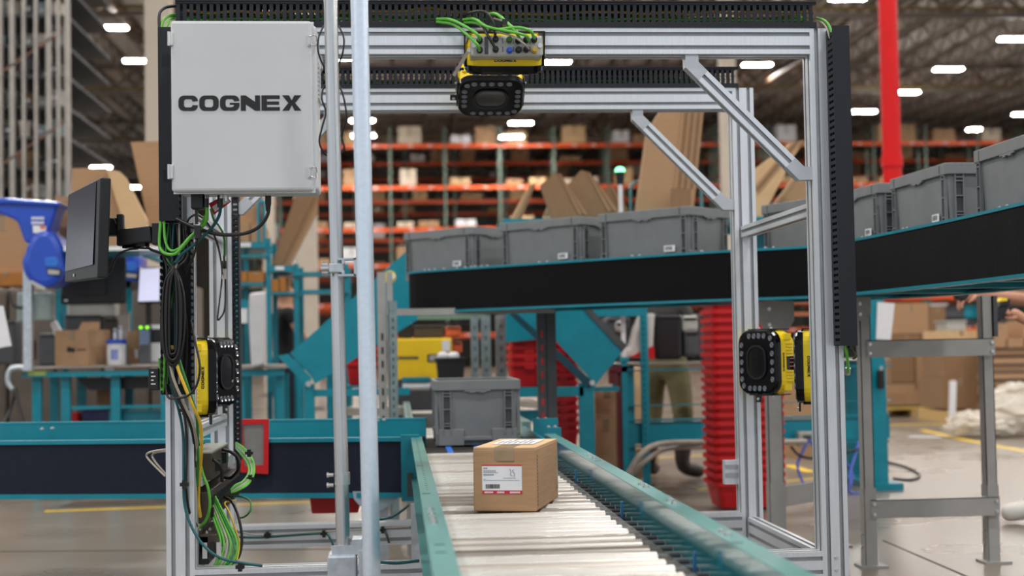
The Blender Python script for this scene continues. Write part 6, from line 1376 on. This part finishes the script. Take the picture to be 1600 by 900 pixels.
# ---- leaning cardboard behind the totes
ZK = P(1000, 341, Y=10.4).z
t = thing('carton_rack', 'teal rack deck behind the curved conveyor carrying the leaning cardboard', 'rack', (P(1030, 600, Y=10.8).x, 10.8, 0)); a, b = P(786, 340, Y=10.4), P(1290, 340, Y=10.4)
MB().box(a.x, 10.35, ZK-.03, b.x, 11.3, ZK).build('deck', TEAL, t)
for px in (918, 1188): a = P(px, 500, Y=11.2); MB().box(a.x, 11.2, 0, a.x+.05, 11.25, ZK-.03).build('upright', TEAL, t)
def flute(label, px, Y, th, m, edge, em=CARD2):
    t = thing('cardboard_bundle', label, 'cardboard', P(*px[-1], Y=Y)); slabp('face', m, px, Y, th, t)
    for i, e in enumerate(edge): slabp('sheet_edge', em if i % 2 else CARD, e, Y+.004*i-.01, .05, t)
    return t
def strips(a, b, c, d, n):     # n narrow edges between line a-b (left) and c-d (right)
    L = lambda p, q, k: (p[0]+(q[0]-p[0])*k, p[1]+(q[1]-p[1])*k); return [[L(a, c, (i+.06)/n), L(a, c, (i+.9)/n), L(b, d, (i+.9)/n), L(b, d, (i+.06)/n)] for i in range(n)]
flute('tall bundle of flat tan cartons standing behind the rear right brace', [(1040, 160), (1068, 150), (1057, 342), (993, 342), (1012, 206)], 10.6, .1, CARD, strips((1068, 150), (1049, 341), (1102, 150), (1083, 341), 7))
slabp2 = slab
t = thing('cardboard_bundle', 'short dark flap of folded carton at the foot of the tall bundle', 'cardboard', P(1065, 330, Y=10.4)); slabp('face', CARD2, [(1050, 294), (1080, 296), (1080, 340), (1048, 340)], 10.42, .05, t); slabp('sheet_edge', CARD, [(1080, 296), (1083, 297), (1083, 340), (1080, 340)], 10.42, .05, t)
flute('brown folded carton leaning right behind the middle totes, left one', [(844, 290), (866, 270), (877, 272), (910, 341), (862, 341)], 10.5, .05, CARD2, strips((872, 270), (905, 335), (884, 285), (918, 335), 3))
flute('brown folded carton leaning right behind the middle totes, right one', [(888, 288), (908, 266), (922, 270), (962, 343), (906, 343)], 10.7, .05, CARD2, strips((918, 268), (950, 330), (934, 285), (966, 330), 3))
flute('narrow brown carton leaning between the right leaning carton and the beacon', [(940, 298), (952, 290), (980, 345), (945, 345)], 10.9, .05, CARD2, strips((954, 290), (972, 330), (962, 296), (984, 330), 2))
flute('thin cardboard board leaning left behind the second tote', [(796, 345), (827, 290), (834, 286), (812, 345)], 10.5, .05, CARD3, strips((828, 290), (800, 345), (838, 284), (815, 345), 2))
flute('small cream carton leaning behind the third tote', [(846, 345), (858, 318), (866, 345)], 10.9, .05, CARD3, strips((858, 318), (850, 335), (862, 318), (858, 335), 1))
flute('wide light brown board leaning up right behind the rear right post', [(1172, 300), (1174, 268), (1238, 222), (1250, 226), (1190, 341), (1176, 341)], 10.5, .05, CARD3, strips((1238, 222), (1180, 290), (1262, 218), (1186, 312), 4))
flute('second light brown board leaning below the first, behind the right corner brace', [(1205, 346), (1240, 278), (1275, 245), (1275, 346)], 10.9, .05, CARD, strips((1240, 278), (1204, 325), (1246, 280), (1210, 330), 1))
slab('folded_carton', 'tan carton corner behind the third tote, next to the rear right post', 'cardboard', [(1128, 341), (1130, 334), (1152, 316), (1152, 341)], 10.4, .2, CARD3)
t = thing('shelf_frame', 'teal shelf frame behind the curved conveyor at the rear right post', 'rack', P(1200, 400, Y=11)); fp(t, 'beam', TEAL, [(1128, 352, 1245, 366, 11, .06)]); fp(t, 'upright', TEAL, [(1184, 362, 1194, 560, 11, .06)])
gc([(986, 345, 11), (986, 293, 11), (1000, 282, 11), (1010, 281, 11), (1010, 345, 11)], mat('grey_teal_wire', (90, 140, 142), .4, .3), .012, 'grey-teal wire hoop standing behind the third tote', cat='divider')
gc([(1096, 345, 11), (1096, 285, 11), (1098, 282, 11)], mat('grey_teal_wire', (90, 140, 142)), .012, 'single teal wire standing right of the tall carton bundle', cat='divider')
q = P(970, 330, Y=10.0); bc = thing('signal_beacon', 'white-stemmed signal beacon with a glowing green dome', 'beacon', (q.x, 10, 1.0)); zb, zt = P(971, 330, Y=10).z, P(970, 287, Y=10).z
MB().cyl((q.x, 10, 1.0), (q.x, 10, zt), .016, 12).build('stem', mat('white_plastic', (214, 214, 216)), bc); z1 = P(970, 269, Y=10).z; MB().cyl((q.x, 10, zt-.005), (q.x, 10, z1), .024, 16, .036).build('collar', BLK, bc); MB().lathe([(.036, z1), (.037, z1+.012), (.031, z1+.026), (.018, z1+.036), (.004, z1+.039)], 16, M=Matrix.Translation((q.x, 10, 0))).build('dome', GLOWG, bc)
MB().box(q.x-.03, 9.97, .97, q.x+.03, 10.03, 1.0).box(q.x-.02, 9.98, 0, q.x+.02, 10.02, .97).build('bracket', TEAL, bc)
# ---- right background: pallets of cartons, film
def pallet(label, x0, x1, Y, dy):
    a, b = P(x0, 650, Y=Y).x, P(x1, 650, Y=Y).x; t = thing('pallet', label, 'pallet', ((a+b)/2, Y+dy/2, 0)); n = 6
    for k in range(n): u = a+(b-a)*k/n; MB().box(u, Y, .12, u+(b-a)/n*.8, Y+dy, .14).build('deck_board', WOOD, t)
    for u in (a, (a+b)/2-.04, b-.08): MB().box(u, Y, .0, u+.08, Y+dy, .12).build('stringer', WOOD, t)
    MB().box(a, Y-.01, .1, b, Y, .14).build('lead_board', mat('yellow_wood', (212, 180, 96), .7, 0, .1, 6), t); return t
pallet('wooden pallet under the strapped cartons right of the workbench', 1372, 1486, 19.5, 1.0); pallet('wooden pallet under the big carton stack at the right', 1478, 1545, 18, 1.0); pallet('wooden pallet under the flat carton stack at the right edge', 1540, 1660, 17.5, 1.1)
zz = [(1385, 1480, 598, 632), (1392, 1430, 556, 598), (1432, 1480, 556, 598), (1395, 1440, 522, 556), (1442, 1482, 520, 556), (1398, 1452, 473, 521), (1453, 1478, 478, 520)]
nmz = ['wide bottom carton', 'left carton of the second layer', 'right carton of the second layer', 'left carton of the third layer', 'right carton of the third layer', 'large tan carton topping', 'small brown carton topping']
for k, (x0, x1, y0, y1) in enumerate(zz): carton(f'{nmz[k]} {"of " if k < 5 else ""}the pallet stack seen between the grey stand legs', x0, y0, x1, y1, 19.5, .8, [CARD, CARD2, CARD, CARD2, CARD, CARD, CARD2][k])
zz = [(1474, 1530, 590, 638), (1476, 1530, 545, 590), (1478, 1528, 516, 545)]
for k, (x0, x1, y0, y1) in enumerate(zz): carton(f'brown carton in the narrow stack left of the right stand leg, {["lowest","middle","top"][k]}', x0, y0, x1, y1, 18.1, .8, [CARD2, CARD2, CARD3][k])
for k in range(8): 
    a, b = P(1552, 640-k*12, Y=17.6), P(1650, 629-k*12, Y=17.6); tag(MB().box(a.x, 17.6, a.z, b.x, 18.5, b.z-.008).build('flat_carton', [CARD, CARD2][k % 2]), f'flat carton layer in the pile right of the right stand leg, {ORD[k]} from the bottom' if k else 'lowest flat carton layer in the pile right of the right stand leg', 'cardboard', 'flat cartons piled right of the stand')
for k, (x0, x1, y0, y1, lab) in enumerate(((1550, 1575, 505, 543, 'upright brown carton on the flat pile, just right of the stand leg'), (1572, 1610, 528, 543, 'long tan carton on the flat pile under the gripping hand'), (1600, 1640, 500, 543, 'tan carton on the flat pile at the right edge'))): carton(lab, x0, y0, x1, y1, 17.8, .5, CARD)
t = thing('roll', 'white upright film roll between the pallet stacks', 'roll', P(1487, 632, Y=16.5)); a = P(1487, 677, Y=16.5); b = P(1489, 595, Y=16.5); MB().cyl(a, b, .042, 14).build('roll_body', PAPER, t); MB().cyl(b, b+Vector((0, 0, .02)), .02, 10).build('core', CARD, t)
for k, (x0, x1, y0, y1, m, lab) in enumerate(((1507, 1530, 477, 498, TEAL, 'teal bin on the far shelf between the stand legs'), (1470, 1506, 478, 498, GREYD, 'dark bin on the far shelf left of the teal one'), (1466, 1480, 474, 484, PAPER, 'white pack on the far shelf left of the teal bin'), (1480, 1510, 500, 518, CONGREY, 'grey bag on the carton stack between the stand legs'), (1556, 1600, 466, 480, GREYD, 'dark crate on the far shelf behind the gripping hand'))):
    t = thing('storage_bin', lab, 'bin', base_of(x0, x1, y1, 18.2 if k == 3 else 26.35)); pxbox(MB(), x0, y0, x1, y1, 18.2 if k == 3 else 26.35, .4).build('shell', m, t, .02); pxbox(MB(), x0-1, y0, x1+1, y0+3, (18.18 if k == 3 else 26.33), .44).build('rim', m, t)
t = thing('low_rack', 'orange low rack far behind the pallet stacks at the right', 'rack', P(1490, 560, Y=26)); fp(t, 'beam', ORANGE, [(1360, 458, 1660, 468, 26, .12), (1360, 512, 1660, 520, 26.1, .12)])
for px in (1365, 1455, 1545, 1635): a = P(px, 560, Y=26); MB().box(a.x-.05, 26.1, 0, a.x+.05, 26.2, 2.1).build('upright', RACKG, t)
pxbox(MB(), 1360, 498, 1660, 512, 26.3, .8).build('deck', GREYD, t)
t = thing('door_leaf', 'red sign bar between the stand legs under the curved conveyor', 'sign', P(1400, 470, Y=13)); pxbox(MB(), 1376, 461, 1408, 469, 13, .03).build('bar', RED, t); pxbox(MB(), 1380, 463, 1386, 467, 12.99, .02).build('lamp_dot', PAPER, t); MB().bar(P(1378, 465, Y=13.05), (P(1378, 465, Y=13.05).x, 13.05, 0), .03, .03).build('pole', GREYS, t)
# crumpled film
rnd = random.Random(3)
def film(label, px, py, Y, s, m=PLASTICF):
    c = P(px, py, Y=Y); c.z = max(c.z, .0); N, K = 16, 11; L = []
    for i in range(K):
        a = math.pi*(i+.3)/(K-.4); L.append([(c.x+s*1.25*math.sin(a)*math.cos(q)*(1+rnd.uniform(-.3, .3)), c.y+s*math.sin(a)*math.sin(q)*(1+rnd.uniform(-.3, .3)), max(.004, c.z+s*.62*(1-math.cos(a))*(1+rnd.uniform(-.12, .12)))) for q in [2*math.pi*k/N for k in range(N)]])
    return tag(MB().ring(L).build('plastic_film', m), label, 'plastic film')
film('crumpled clear film heap at the right edge, largest one', 1590, 684, 15.3, .36); film('crumpled clear film heap spilling left of the stand leg', 1520, 682, 15.2, .22); film('crumpled clear film scrap just right of the stand leg', 1562, 686, 15.1, .18); film('tall crumpled film bundle behind the film heaps', 1592, 640, 15.7, .24)
film('small crumpled film scrap farthest left on the floor', 1496, 680, 15.4, .12)
